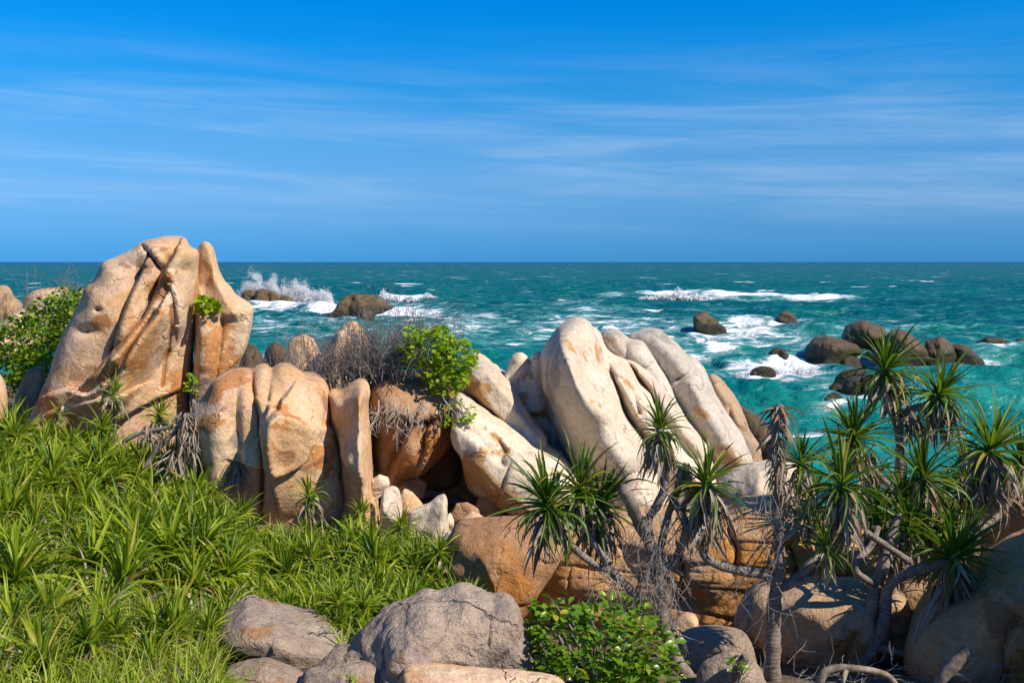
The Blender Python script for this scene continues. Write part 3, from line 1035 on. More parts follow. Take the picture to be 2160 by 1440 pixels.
rock('boulder', 'dark brown boulder deep in the shade of the cave', [(850, 1000), (875, 960), (930, 925), (965, 935), (975, 985), (962, 1020), (900, 1030)], 18.4, 'brown_granite', T=0.6)
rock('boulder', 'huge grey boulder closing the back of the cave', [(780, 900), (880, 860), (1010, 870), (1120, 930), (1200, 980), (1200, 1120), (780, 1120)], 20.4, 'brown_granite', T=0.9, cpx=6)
rock('boulder', 'large leaning cream slab right of the cave, split along an orange edge',
     [(961, 836), (983, 838), (1003, 851), (1035, 874), (1057, 886), (1092, 908), (1122, 934), (1146, 948), (1182, 972), (1203, 996),
      (1228, 1040), (1230, 1100), (1110, 1085), (1072, 1062), (1037, 1044), (1001, 1025), (980, 985), (972, 945), (958, 905)],
     17.2, 'pale_granite', T=1.5, R=0.4, p=3.0, seed=101, lump=0.03, facet=0.12, joints=1, cpx=3.2,
     ops=[('d', [(965, 905), (985, 923), (1019, 945), (1055, 981), (1109, 1028), (1150, 1075)], 1.9, 1.25),
          ('s', [(958, 868), (1000, 890), (1035, 925), (1068, 945), (1072, 930), (1120, 934), (1160, 950)], -0.22, 3.5),
          ('g', [(1030, 885), (1052, 905), (1072, 930)], 3, 0.12, 0.8), ('b', (1020, 905), (22, 22), 0.12)],
     stains=[(0, (1000, 975), (40, 50), 35, 0.95), (0, (1030, 955), (40, 4), 42, 1.1), (0, (1095, 1015), (40, 5), 42, 1.0), (0, (1045, 895), (18, 6), 40, 1.0), (0, (1055, 1030), (60, 26), 35, 0.9)])  # orange stain below the split, its tone also painting the underside's shade
rock('boulder', 'smaller cream slab with a shaded orange underside lying above the large leaning slab',
     [(979, 790), (1000, 773), (1020, 767), (1048, 778), (1057, 797), (1079, 819), (1097, 851), (1127, 890), (1149, 918), (1146, 934),
      (1121, 939), (1092, 918), (1067, 893), (1056, 876), (1023, 852), (1001, 836), (983, 826)],
     17.9, 'pale_granite', T=0.9, R=0.45, p=3.0, seed=111, lump=0.03, facet=0.1, joints=0, cpx=3.2,
     ops=[('d', [(985, 775), (1012, 792), (1016, 819), (1052, 856), (1064, 882), (1090, 912)], 2.0, 0.75)],
     stains=[(0, (1010, 815), (28, 26), 30, 0.95), (0, (1040, 860), (30, 9), 40, 0.95), (2, (1140, 930), (12, 7), 0, 0.8)])  # orange underside: stain colour that also paints in deeper shade
rock('boulder', 'small cream hump behind the two leaning slabs', [(985, 790), (990, 758), (1003, 745), (1025, 754), (1048, 775), (1068, 787), (1082, 800), (1090, 860), (1000, 850)], 19.6, 'pale_granite', T=0.5, seed=121,
     ops=[('g', [(1015, 755), (1040, 775), (1045, 800)], 4, 0.1)])
rock('boulder', 'grey knuckled boulder wedged against the big leaning dome', [(1062, 808), (1073, 775), (1082, 750), (1098, 745), (1111, 756), (1117, 768), (1123, 752), (1136, 745), (1150, 752), (1162, 790), (1172, 860), (1200, 930), (1225, 990),
     (1215, 1030), (1160, 1000), (1120, 930), (1090, 870)], 18.9, 'pale_granite', T=0.6, seed=131, p=2.4, cpx=3.2,
     ops=[('g', [(1115, 752), (1116, 780), (1105, 800)], 4, 0.2), ('b', (1095, 830), (22, 16), 0.2), ('g', [(1095, 800), (1100, 830), (1090, 850)], 3, 0.1), ('g', [(1110, 870), (1145, 865), (1165, 880)], 4, 0.15), ('b', (1130, 850), (20, 30), 0.2)],
     stains=[(0, (1098, 835), (10, 14), 0, 0.9), (0, (1130, 868), (26, 12), 0, 0.8), (1, (1121, 790), (5, 8), 0, 1)])
# --- big domes
rock('boulder', 'biggest smooth cream dome leaning in the middle of the shore',
     [(1142, 746), (1155, 722), (1174, 698), (1188, 682), (1208, 671), (1226, 670), (1241, 678), (1251, 693), (1261, 716), (1272, 741),
      (1275, 762), (1289, 786), (1303, 821), (1311, 853), (1327, 882), (1353, 916), (1362, 942), (1372, 975), (1390, 1010), (1400, 1075),
      (1250, 1075), (1213, 1000), (1184, 937), (1168, 893), (1160, 855), (1149, 827), (1141, 803), (1141, 772)],
     18.6, 'pale_granite', T=1.9, R=1.0, p=2.1, seed=141, joints=1, hair=0.02, lump=0.03, rough=0.7, facet=0.15,
     ops=[('r', [(1196, 676), (1190, 700), (1212, 751), (1230, 790), (1262, 825), (1290, 850), (1330, 895)], 0.62, 30, 90),
          ('d', [(1205, 672), (1190, 700), (1212, 751), (1230, 790), (1262, 825), (1290, 850), (1345, 915)], 0.5, 0.9), ('b', (1240, 745), (16, 46), -0.22, 0.5), ('g', [(1222, 728), (1236, 745), (1237, 765), (1246, 790), (1252, 812), (1275, 830)], 4, 0.10, 0.35),
          ('b', (1250, 700), (18, 26), 0.12), ('b', (1190, 860), (30, 90), 0.15, 0.35)],
     stains=[(0, (1160, 828), (5, 10), -20, 1.0), (0, (1215, 715), (30, 8), 40, 0.55), (1, (1230, 745), (20, 2.5), 35, 0.7), (2, (1172, 790), (24, 90), 8, 0.75), (2, (1270, 960), (60, 40), 30, 0.6), (0, (1145, 800), (6, 30), 0, 0.8), (0, (1258, 725), (20, 20), 40, 0.55)])  # tall grey blob on the left face is painted shading
rock('boulder', 'fluted cream boulder just right of the biggest dome',
     [(1246, 700), (1252, 692), (1266, 706), (1276, 734), (1290, 751), (1316, 761), (1331, 778), (1346, 806), (1369, 826), (1378, 850),
      (1400, 885), (1440, 935), (1475, 980), (1490, 1060), (1380, 1060), (1330, 950), (1280, 830)],
     19.3, 'pale_granite', T=1.15, R=0.5, p=2.8, cpx=3.2, facet=0.35, seed=151, joints=1, hair=0.02, lump=0.04, rough=0.8,
     ops=[('g', [(1286, 755), (1300, 790), (1310, 830), (1330, 870), (1370, 930)], 6, 0.25), ('r', [(1292, 758), (1318, 800), (1345, 850), (1400, 930)], 0.25, 30, 16),
          ('g', [(1295, 772), (1330, 800), (1350, 850)], 4, 0.12, 0.3), ('r', [(1320, 770), (1345, 815), (1370, 860)], 0.14, 14, 14)],
     stains=[(0, (1282, 770), (8, 6), 0, 0.9), (1, (1310, 800), (30, 3), 55, 0.6)])
rock('boulder', 'narrow cream rib with a rusty seam in front of the twin rear domes',
     [(1319, 763), (1330, 757), (1351, 769), (1380, 793), (1397, 814), (1411, 838), (1428, 862), (1456, 897), (1480, 928), (1497, 955),
      (1510, 1060), (1440, 1060), (1400, 940), (1370, 850), (1345, 800)], 19.7, 'pale_granite', T=0.95, R=0.5, p=2.8, cpx=3.2, facet=0.35, seed=161, joints=1, hair=0.02, rough=0.7, lump=0.04,
     ops=[('g', [(1332, 768), (1350, 795), (1372, 822), (1382, 860)], 5, 0.25, 0.8), ('b', (1336, 778), (8, 9), -0.25), ('r', [(1345, 768), (1390, 812), (1420, 862), (1470, 930)], 0.2, 20, 20)],
     stains=[(0, (1336, 778), (12, 12), 0, 1.0), (0, (1378, 845), (6, 22), 0, 0.9)])
rock('boulder', 'left one of the twin rear domes with a brownish top',
     [(1270, 712), (1277, 699), (1295, 696), (1310, 703), (1324, 715), (1354, 718), (1369, 734), (1387, 762), (1407, 796), (1422, 827),
      (1437, 855), (1470, 905), (1500, 960), (1505, 1030), (1420, 1030), (1340, 860), (1290, 780)], 20.4, 'dome_granite', T=1.1, R=0.55, p=2.7, cpx=3.2, facet=0.3, seed=171, joints=1, hair=0.02, rough=0.6, lump=0.04,
     ops=[('d', [(1300, 697), (1345, 730), (1385, 790), (1440, 880)], 0.5, 0.7), ('b', (1335, 745), (26, 26), 0.2), ('g', [(1318, 712), (1326, 740), (1335, 770)], 5, 0.1)], stains=[(2, (1290, 705), (26, 14), 0, 0.7), (0, (1292, 712), (24, 12), 20, 0.6)])
rock('boulder', 'right one of the twin rear domes, cracked across, with an oval rust mark',
     [(1328, 717), (1344, 701), (1368, 695), (1390, 697), (1411, 713), (1435, 734), (1453, 755), (1460, 772), (1474, 780), (1491, 803),
      (1502, 834), (1519, 862), (1540, 897), (1565, 930), (1579, 954), (1588, 1000), (1590, 1060), (1500, 1060), (1440, 920), (1380, 800)],
     20.9, 'dome_granite', T=1.25, R=0.6, p=2.6, cpx=3.2, facet=0.25, seed=181, joints=1, hair=0.02, rough=0.55, lump=0.03,
     ops=[('d', [(1375, 695), (1425, 750), (1470, 820), (1530, 910), (1580, 990)], 0.5, 0.8), ('g', [(1430, 790), (1446, 782), (1462, 775)], 3, 0.30), ('b', (1480, 850), (36, 80), 0.18, 0.5), ('u', [(1425, 792), (1448, 782), (1465, 775)], 0.10, 0.15)],
     stains=[(0, (1484, 852), (19, 7), 28, 1.15), (0, (1530, 960), (60, 30), 30, 0.75), (2, (1390, 705), (50, 12), 20, 0.6)])
rock('boulder', 'thin grey rib behind the cracked dome', [(1450, 760), (1456, 753), (1470, 762), (1487, 782), (1499, 810), (1515, 845), (1542, 885), (1570, 930), (1585, 990), (1520, 1000), (1470, 850)], 21.8, 'dome_granite', T=0.7, R=0.5, p=2.8, seed=191, joints=1, hair=0.02, rough=0.6)
rock('boulder', 'olive stained boulder at the right end of the domes by the water',
     [(1494, 800), (1505, 792), (1522, 803), (1543, 827), (1558, 852), (1572, 883), (1585, 912), (1602, 940), (1606, 965), (1610, 1040), (1540, 1040), (1510, 880)],
     22.8, 'shore_granite', T=0.75, seed=201, rough=0.8, ops=[('g', [(1540, 850), (1545, 880), (1570, 905)], 6, 0.25), ('r', [(1505, 800), (1535, 840), (1560, 900)], 0.2, 16, 16)],
     stains=[(2, (1580, 930), (30, 30), 0, 0.6)])
rock('boulder', 'dark wet slab sloping into the water behind the domes', [(1560, 870), (1575, 866), (1590, 873), (1624, 900), (1650, 940), (1680, 990), (1690, 1060), (1580, 1060)], 24.5, 'sea_granite', T=0.8, seed=211)
rock('boulder', 'pale rounded boulder behind the dead-topped trunk', [(1505, 1060), (1520, 1015), (1550, 993), (1590, 978), (1640, 973), (1685, 985), (1705, 1020), (1710, 1100), (1510, 1100)], 15.5, 'pale_granite', T=0.6, seed=221,
     ops=[('r', [(1600, 980), (1598, 1030), (1610, 1090)], 0.25, 60, 40)], stains=[(2, (1560, 1040), (40, 30), 0, 0.8)])
# --- long brown rocks in the middle
rock('boulder', 'dark brown rounded boulder at the left end of the long layered rock',
     [(932, 1205), (944, 1150), (966, 1116), (1000, 1106), (1060, 1104), (1120, 1102), (1170, 1112), (1186, 1140), (1165, 1190), (1130, 1240), (1100, 1285), (1060, 1280), (1000, 1262), (945, 1240)],
     12.7, 'brown_granite', T=0.85, R=0.7, p=2.4, seed=231, ops=[('r', [(985, 1112), (1020, 1140), (1045, 1190), (1050, 1240)], 0.15, 60, 40), ('u', [(940, 1132), (990, 1128), (1060, 1126), (1190, 1122)], 0.5, 0.3)],
     stains=[(0, (1060, 1190), (60, 40), 0, 0.7), (2, (985, 1160), (30, 30), 0, 0.5)])
rock('boulder', 'long low layered rock of orange sandstone bands behind the screwpines',
     [(1110, 1285), (1130, 1225), (1172, 1150), (1190, 1110), (1260, 1092), (1400, 1086), (1500, 1083), (1560, 1068), (1640, 1064), (1720, 1084),
      (1800, 1118), (1860, 1152), (1890, 1200), (1880, 1260), (1700, 1300), (1560, 1345), (1440, 1345), (1330, 1310), (1200, 1300)],
     13.2, 'ledge_granite', T=0.95, R=0.35, p=2.8, seed=241, lump=0.04, facet=0.15, cpx=3.0, joints=0,
     ops=[('t', 4, 50, 0.06), ('t', -3, 21, 0.02), ('g', [(1430, 1110), (1448, 1160), (1440, 1220)], 4, 0.18), ('g', [(1535, 1090), (1552, 1125), (1545, 1165)], 4, 0.2),
          ('g', [(1655, 1120), (1668, 1160), (1650, 1200)], 4, 0.15), ('b', (1460, 1225), (30, 20), -0.2), ('b', (1350, 1240), (60, 20), -0.2), ('b', (1250, 1190), (60, 40), 0.15),
          ('u', [(1180, 1120), (1300, 1108), (1480, 1104), (1640, 1080), (1760, 1110)], 0.45, 0.35)],
     stains=[(0, (1600, 1130), (80, 30), 0, 0.9), (0, (1500, 1240), (90, 40), 0, 0.75), (1, (1250, 1250), (80, 22), 0, 0.7), (0, (1760, 1180), (60, 40), 0, 0.7)])
# --- right hand boulders
rock('boulder', 'squarish boulder with a pale vein and dappled shade between the two dark trunks',
     [(1548, 1308), (1566, 1275), (1597, 1240), (1650, 1238), (1690, 1231), (1731, 1233), (1774, 1236), (1838, 1244), (1852, 1275), (1856, 1351),
      (1808, 1391), (1756, 1405), (1682, 1403), (1652, 1390), (1606, 1358), (1570, 1333)], 11.0, 'shore_granite', T=0.62, R=0.5, p=2.8, seed=251, lump=0.05,
     ops=[('u', [(1590, 1252), (1690, 1246), (1850, 1258)], 0.9, 0.4), ('d', [(1560, 1320), (1640, 1378), (1756, 1395), (1850, 1370)], 0.8, 0.4), ('g', [(1805, 1300), (1780, 1340), (1770, 1390)], 10, 0.08)],
     stains=[(0, (1790, 1330), (40, 50), 0, 0.7), (2, (1600, 1290), (50, 40), 0, 0.5)])
rock('boulder', 'tan boulder partly hidden behind the forked trunk on the right', [(1855, 1300), (1862, 1262), (1880, 1252), (1900, 1256), (1921, 1290), (1920, 1340), (1912, 1420), (1850, 1430)], 11.3, 'shore_granite', T=0.4, seed=261)
rock('boulder', 'massive shaded brown boulder filling the lower right corner',
     [(1908, 1400), (1912, 1340), (1926, 1290), (1950, 1254), (1990, 1232), (2040, 1210), (2092, 1172), (2160, 1140), (2240, 1125), (2330, 1180), (2380, 1300), (2380, 1520), (1920, 1520)],
     10.3, 'ledge_granite', T=1.1, R=0.6, p=2.6, seed=271, cpx=5, ops=[('g', [(2150, 1240), (2120, 1300), (2130, 1380)], 6, 0.1), ('b', (2010, 1330), (70, 60), 0.2)],
     stains=[(1, (2120, 1240), (50, 30), 30, 0.7), (0, (2150, 1330), (20, 40), 0, 0.9), (2, (2000, 1350), (60, 40), 0, 0.6)])
rock('boulder', 'sunlit tan boulder at the right edge under the big hanging leaf skirt', [(2040, 1190), (2055, 1130), (2078, 1092), (2110, 1062), (2160, 1046), (2240, 1048), (2300, 1100), (2320, 1220), (2060, 1230)], 11.9, 'warm_granite', T=0.7, seed=281, cpx=5,
     ops=[('g', [(2060, 1100), (2110, 1130), (2200, 1120)], 3, 0.1)])
rock('boulder', 'small tan stones behind the massive shaded boulder', [(1880, 1250), (1905, 1225), (1950, 1220), (1990, 1235), (2000, 1290), (1890, 1290)], 12.0, 'shore_granite', T=0.3, seed=285)
# unseen boulder, added out of frame on the right to shade the foreground
rock('boulder', 'unseen tall boulder added beyond the right edge to shade the lower right corner', [(2320, 1500), (2325, 1120), (2400, 890), (2550, 765), (2850, 720), (3100, 850), (3250, 1120), (3300, 1500)], 8.3, 'brown_granite', T=1.3, cpx=9, seed=291)
# --- foreground boulders along the lower edge
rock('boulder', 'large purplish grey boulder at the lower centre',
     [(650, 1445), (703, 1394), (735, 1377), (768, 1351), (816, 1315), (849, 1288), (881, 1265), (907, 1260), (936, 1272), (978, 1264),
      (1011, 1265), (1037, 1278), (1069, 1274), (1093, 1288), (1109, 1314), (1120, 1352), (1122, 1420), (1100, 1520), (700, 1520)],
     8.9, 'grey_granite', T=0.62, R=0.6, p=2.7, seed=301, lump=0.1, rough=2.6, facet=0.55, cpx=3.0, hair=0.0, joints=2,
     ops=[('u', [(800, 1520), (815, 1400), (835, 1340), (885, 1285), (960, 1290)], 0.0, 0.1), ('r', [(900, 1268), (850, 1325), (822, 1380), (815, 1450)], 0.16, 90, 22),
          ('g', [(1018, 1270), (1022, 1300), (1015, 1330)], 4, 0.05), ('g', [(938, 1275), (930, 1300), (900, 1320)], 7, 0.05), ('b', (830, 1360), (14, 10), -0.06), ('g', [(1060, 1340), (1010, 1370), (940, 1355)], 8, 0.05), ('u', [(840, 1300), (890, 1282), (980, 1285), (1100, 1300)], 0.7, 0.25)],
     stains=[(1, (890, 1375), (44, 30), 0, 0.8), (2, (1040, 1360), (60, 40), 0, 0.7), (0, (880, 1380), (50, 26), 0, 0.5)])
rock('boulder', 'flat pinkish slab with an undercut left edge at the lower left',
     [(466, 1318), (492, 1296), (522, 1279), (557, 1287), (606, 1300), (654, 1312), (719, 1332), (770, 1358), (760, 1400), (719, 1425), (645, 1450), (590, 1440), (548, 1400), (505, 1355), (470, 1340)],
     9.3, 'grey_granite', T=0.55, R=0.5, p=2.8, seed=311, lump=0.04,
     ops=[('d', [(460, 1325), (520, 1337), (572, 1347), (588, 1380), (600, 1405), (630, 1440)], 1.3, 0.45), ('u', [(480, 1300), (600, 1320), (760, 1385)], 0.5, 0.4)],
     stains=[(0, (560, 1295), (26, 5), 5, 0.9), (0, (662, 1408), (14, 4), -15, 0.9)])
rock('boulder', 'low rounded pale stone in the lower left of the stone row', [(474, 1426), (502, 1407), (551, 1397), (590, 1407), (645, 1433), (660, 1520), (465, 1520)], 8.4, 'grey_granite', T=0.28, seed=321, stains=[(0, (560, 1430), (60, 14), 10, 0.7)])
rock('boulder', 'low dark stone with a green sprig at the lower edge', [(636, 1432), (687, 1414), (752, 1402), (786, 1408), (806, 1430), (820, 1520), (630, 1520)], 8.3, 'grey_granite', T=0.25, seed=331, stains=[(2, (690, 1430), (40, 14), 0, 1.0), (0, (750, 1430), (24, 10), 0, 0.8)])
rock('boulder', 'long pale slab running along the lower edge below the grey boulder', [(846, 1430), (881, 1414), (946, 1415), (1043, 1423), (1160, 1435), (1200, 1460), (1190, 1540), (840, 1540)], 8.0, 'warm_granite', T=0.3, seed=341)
# --- small stones before the cave
SM = [('pale rounded stone tucked under the left side of the cave roof', [(784, 1012), (800, 1002), (819, 1007), (823, 1022), (800, 1050), (784, 1060)], 15.6, 'pale_granite'),
      ('upright grey stone like a tooth in front of the cave', [(802, 1090), (806, 1045), (815, 1030), (831, 1027), (843, 1037), (849, 1075), (850, 1130), (802, 1130)], 15.0, 'pale_granite'),
      ('pinkish stone leaning between the grey tooth and the pointed slab', [(842, 1050), (852, 1031), (870, 1038), (892, 1064), (890, 1110), (850, 1110)], 15.4, 'warm_granite'),
      ('pointed pale slab standing on edge in front of the cave', [(862, 1090), (880, 1074), (905, 1062), (930, 1046), (941, 1050), (944, 1090), (940, 1170), (868, 1170)], 14.6, 'pale_granite'),
      ('small white stone right of the pointed slab', [(941, 1090), (950, 1080), (958, 1097), (956, 1125), (938, 1130)], 14.9, 'pale_granite'),
      ('flat orange stone lit by the sun on the cave floor', [(955, 1118), (975, 1094), (994, 1080), (1012, 1086), (1032, 1106), (1010, 1130), (960, 1135)], 14.8, 'warm_granite'),
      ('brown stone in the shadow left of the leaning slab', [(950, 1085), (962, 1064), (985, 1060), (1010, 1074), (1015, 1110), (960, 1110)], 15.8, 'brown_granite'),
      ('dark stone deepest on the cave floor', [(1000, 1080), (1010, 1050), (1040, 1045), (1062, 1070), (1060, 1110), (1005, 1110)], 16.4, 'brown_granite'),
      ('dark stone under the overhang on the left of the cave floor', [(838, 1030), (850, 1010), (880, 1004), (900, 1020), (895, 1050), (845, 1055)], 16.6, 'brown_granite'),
      ('flat grey stone lying left of the brown boulder', [(930, 1140), (945, 1122), (985, 1118), (1000, 1135), (960, 1170)], 13.6, 'pale_granite')]
for lb, o_, y_, m_ in SM:
    rock('stone', lb, o_, y_, m_, cpx=2.6, rough=1.0, facet=0.9, p=3.0, R=0.5, curve=len(o_) > 7)
rock('stone', 'small orange stone lying below the layered rock', [(1415, 1318), (1440, 1296), (1468, 1300), (1470, 1330), (1420, 1345)], 11.2, 'warm_granite', cpx=3)
rock('boulder', 'shaded bluish flat boulder right of the leafy shrub', [(1420, 1390), (1440, 1340), (1500, 1325), (1560, 1335), (1590, 1370), (1580, 1420), (1430, 1430)], 10.6, 'grey_granite', T=0.3)
rock('boulder', 'low grey boulder with sprigs at the foot of the left dark trunk', [(1465, 1460), (1480, 1405), (1530, 1382), (1580, 1392), (1612, 1430), (1620, 1500), (1465, 1500)], 9.5, 'grey_granite', T=0.25)
# --- far left
rock('boulder', 'dark shaded slab leaning in the gap left of the tallest boulder', [(-10, 960), (5, 925), (21, 877), (38, 825), (59, 783), (80, 773), (92, 782), (86, 835), (70, 877), (45, 929), (20, 1000), (-20, 1000)], 19.6, 'shore_granite', T=0.5, seed=401)
rock('boulder', 'tan boulder cut off by the left edge', [(-120, 1000), (-110, 800), (-50, 760), (-8, 785), (13, 815), (13, 850), (8, 890), (-2, 930), (-10, 1000)], 17.0, 'warm_granite', T=0.7, seed=411)
rock('boulder', 'fluted pale rock farthest left near the horizon', [(-60, 680), (-40, 600), (-10, 604), (12, 602), (22, 612), (30, 628), (46, 642), (48, 700), (-60, 720)], 31.0, 'shore_granite', T=0.9, seed=421, ops=[('g', [(10, 625), (8, 680)], 3, 0.3), ('g', [(24, 630), (22, 680)], 3, 0.3)])
rock('boulder', 'flat-topped tan rock beyond the left shrub', [(46, 690), (50, 640), (66, 616), (102, 609), (142, 607), (146, 625), (152, 660), (165, 720), (50, 730)], 30.0, 'warm_granite', T=1.1, seed=431)
rock('boulder', 'low tan rock in front of the flat-topped rock on the far left', [(-20, 720), (5, 680), (30, 660), (56, 650), (78, 668), (85, 720), (60, 760), (-20, 760)], 28.0, 'warm_granite', T=0.8, seed=441)
rock('boulder', 'small tan stone behind the top of the left shrub', [(150, 640), (160, 612), (172, 608), (184, 615), (190, 660), (150, 680)], 27.0, 'warm_granite', T=0.3, seed=445)
# --- beyond the dry stems
rock('boulder', 'round orange rock behind the dry stems', [(600, 800), (608, 750), (618, 720), (640, 708), (658, 714), (670, 735), (690, 820), (590, 850)], 27.0, 'warm_granite', T=0.5, seed=451, rough=2.2, facet=0.9)
rock('boulder', 'leaning orange rock with a dark left face behind the dry stems', [(625, 840), (660, 790), (690, 748), (712, 705), (728, 688), (746, 683), (763, 689), (772, 720), (790, 780), (790, 860), (620, 870)], 26.0, 'warm_granite', T=0.8, seed=461, rough=2.2, facet=0.9,
     ops=[('r', [(722, 690), (712, 740), (690, 800)], 0.5, 40, 60)])
rock('boulder', 'dark olive rock beside the spire at the water', [(500, 800), (508, 760), (516, 736), (530, 728), (548, 745), (562, 800), (560, 850), (500, 850)], 33.0, 'sea_granite', T=0.8, seed=471, rough=2.2, facet=0.9)
rock('boulder', 'round dark rock between the spire and the orange rocks', [(552, 790), (560, 745), (572, 726), (590, 725), (606, 740), (614, 800), (552, 830)], 31.0, 'sea_granite', T=0.7, seed=481, rough=2.2, facet=0.9)

# --- rocks standing in the sea
SEA_G = 'wave-washed rocks in the sea'


def sea_rock(label, pts, base_v, T=None, ops=(), dy=0.0, rough=1.5):
    Y = CAMZ * FPX / (base_v - 552.0) + dy
    pts = list(pts)
    us = [q[0] for q in pts]
    pts = pts + [(max(us) + 2, base_v + 0.9 * FPX / Y), (min(us) - 2, base_v + 0.9 * FPX / Y)]
    return rock('sea_rock', label, pts, Y, 'sea_granite', T=T, ops=ops, cpx=2.0, rough=rough * 1.5, group=SEA_G, p=3.0, R=0.45, facet=1.2, joints=3, hair=0.07)


def z24(P):
    return [(1280 + x / 2.4545, 540 + y / 2.4545) for x, y in P]


def z40(P):
    return [(460 + x / 4.0, 540 + y / 4.0) for x, y in P]


sea_rock('left low dark rock under the tall splash', z40([(190, 430), (200, 350), (220, 300), (270, 290), (330, 320), (390, 370), (420, 420), (400, 435)]), 649)
sea_rock('right jagged dark rock under the tall splash', z40([(320, 430), (318, 320), (340, 288), (390, 283), (430, 300), (490, 310), (530, 345), (600, 350), (660, 390), (700, 430), (690, 440)]), 650, ops=[('g', z40([(420, 320), (430, 380), (420, 440)]), 3, 0.6)])
sea_rock('flat-topped dark rock with an ochre face behind the dry stems', z40([(950, 490), (990, 450), (1030, 380), (1110, 330), (1180, 318), (1270, 322), (1340, 345), (1390, 375), (1440, 410), (1480, 440), (1300, 500), (1100, 508)]), 668,
         ops=[('u', z40([(1000, 410), (1140, 410), (1480, 415)]), 0.5, 1.0)])
sea_rock('small square ochre rock in front of the flat-topped dark rock', z40([(1190, 540), (1200, 490), (1240, 462), (1300, 465), (1320, 490), (1318, 550)]), 681)
sea_rock('tiny pair of rock tips in the surf, the left tip', z40([(1552, 395), (1560, 370), (1580, 365), (1595, 390)]), 639)
sea_rock('tiny pair of rock tips in the surf, the right tip', z40([(1612, 395), (1622, 375), (1640, 378), (1648, 395)]), 639.5)
sea_rock('lone pointed dark rock farther out, right of the domes', z24([(457, 385), (454, 330), (475, 298), (505, 289), (540, 312), (590, 355), (617, 386)]), 699)
sea_rock('small dark rock tip between two lone rocks', z24([(713, 375), (725, 360), (745, 358), (762, 374)]), 693)
sea_rock('lone rounded brown rock farthest out on the right', z24([(858, 350), (880, 320), (905, 295), (940, 291), (970, 312), (987, 355)]), 686)
sea_rock('low olive rock beside a small splash', z24([(534, 490), (550, 470), (590, 463), (630, 475), (667, 505), (600, 512)]), 748)
sea_rock('round olive rock in the white water', z24([(838, 535), (842, 500), (870, 482), (905, 483), (935, 508), (945, 540)]), 761)
sea_rock('small dark block beside the round olive rock', z24([(930, 520), (934, 490), (950, 488), (985, 523)]), 755)
sea_rock('low mossy rock in front of the breaking wave', z24([(742, 612), (760, 590), (810, 575), (850, 580), (875, 605), (878, 628)]), 796)
sea_rock('wide sloping brown slab rock left of the tallest sea rock', z24([(1018, 535), (1030, 490), (1060, 440), (1110, 420), (1160, 425), (1230, 445), (1290, 465), (1320, 500), (1290, 525)]), 762, T=2.2,
         ops=[('r', z24([(1060, 440), (1150, 470), (1300, 470)]), 0.5, 30, 30)])
sea_rock('tallest rounded brown rock among the sea rocks', z24([(1200, 480), (1208, 430), (1240, 375), (1280, 347), (1340, 345), (1400, 365), (1445, 395), (1465, 480)]), 752, T=2.6)
sea_rock('dark rounded rock just right of the tallest sea rock', z24([(1440, 530), (1445, 430), (1470, 398), (1520, 392), (1570, 415), (1640, 470), (1670, 530)]), 764, T=2.2)
sea_rock('blocky dark rock behind the upper screwpine leaves', z24([(1645, 530), (1655, 450), (1700, 425), (1735, 420), (1770, 445), (1800, 500), (1810, 540)]), 764, T=1.6)
sea_rock('low dark rock trailing right of the blocky rock', z24([(1770, 530), (1780, 465), (1830, 458), (1880, 480), (1925, 520), (1945, 542)]), 764, T=1.2)
sea_rock('long low olive rock awash near the right edge', z24([(1900, 470), (1905, 448), (1935, 440), (1960, 420), (2020, 422), (2080, 445), (2120, 465)]), 734)
sea_rock('small olive rock cut by the right edge', z24([(2110, 468), (2120, 435), (2160, 425), (2200, 440), (2220, 470)]), 735)
sea_rock('small rock below the sloping slab rock', z24([(1200, 540), (1230, 522), (1270, 517), (1300, 530), (1310, 545)]), 766)
sea_rock('dark upper rock of the near pair beside the screwpines', z24([(1175, 660), (1190, 625), (1225, 598), (1280, 590), (1330, 605), (1370, 640), (1400, 680)]), 822, T=1.0, dy=1.0)
sea_rock('split dark brown rock nearest the screwpines', z24([(1222, 712), (1228, 660), (1260, 632), (1310, 625), (1360, 612), (1410, 640), (1430, 715)]), 832, T=1.0, ops=[('g', z24([(1320, 630), (1325, 720)]), 4, 0.5)])
sea_rock('low rock left of the split dark brown rock', z24([(1148, 690), (1160, 670), (1200, 663), (1230, 675), (1240, 700)]), 824)
sea_rock('smooth brown rock closest to the shore in open water', z24([(1110, 765), (1130, 735), (1165, 715), (1200, 715), (1228, 740), (1238, 762)]), 852)
sea_rock('flat wet rock tip in the foam left of the lone pointed rock', z24([(125, 342), (150, 335), (178, 342)]), 679.5)


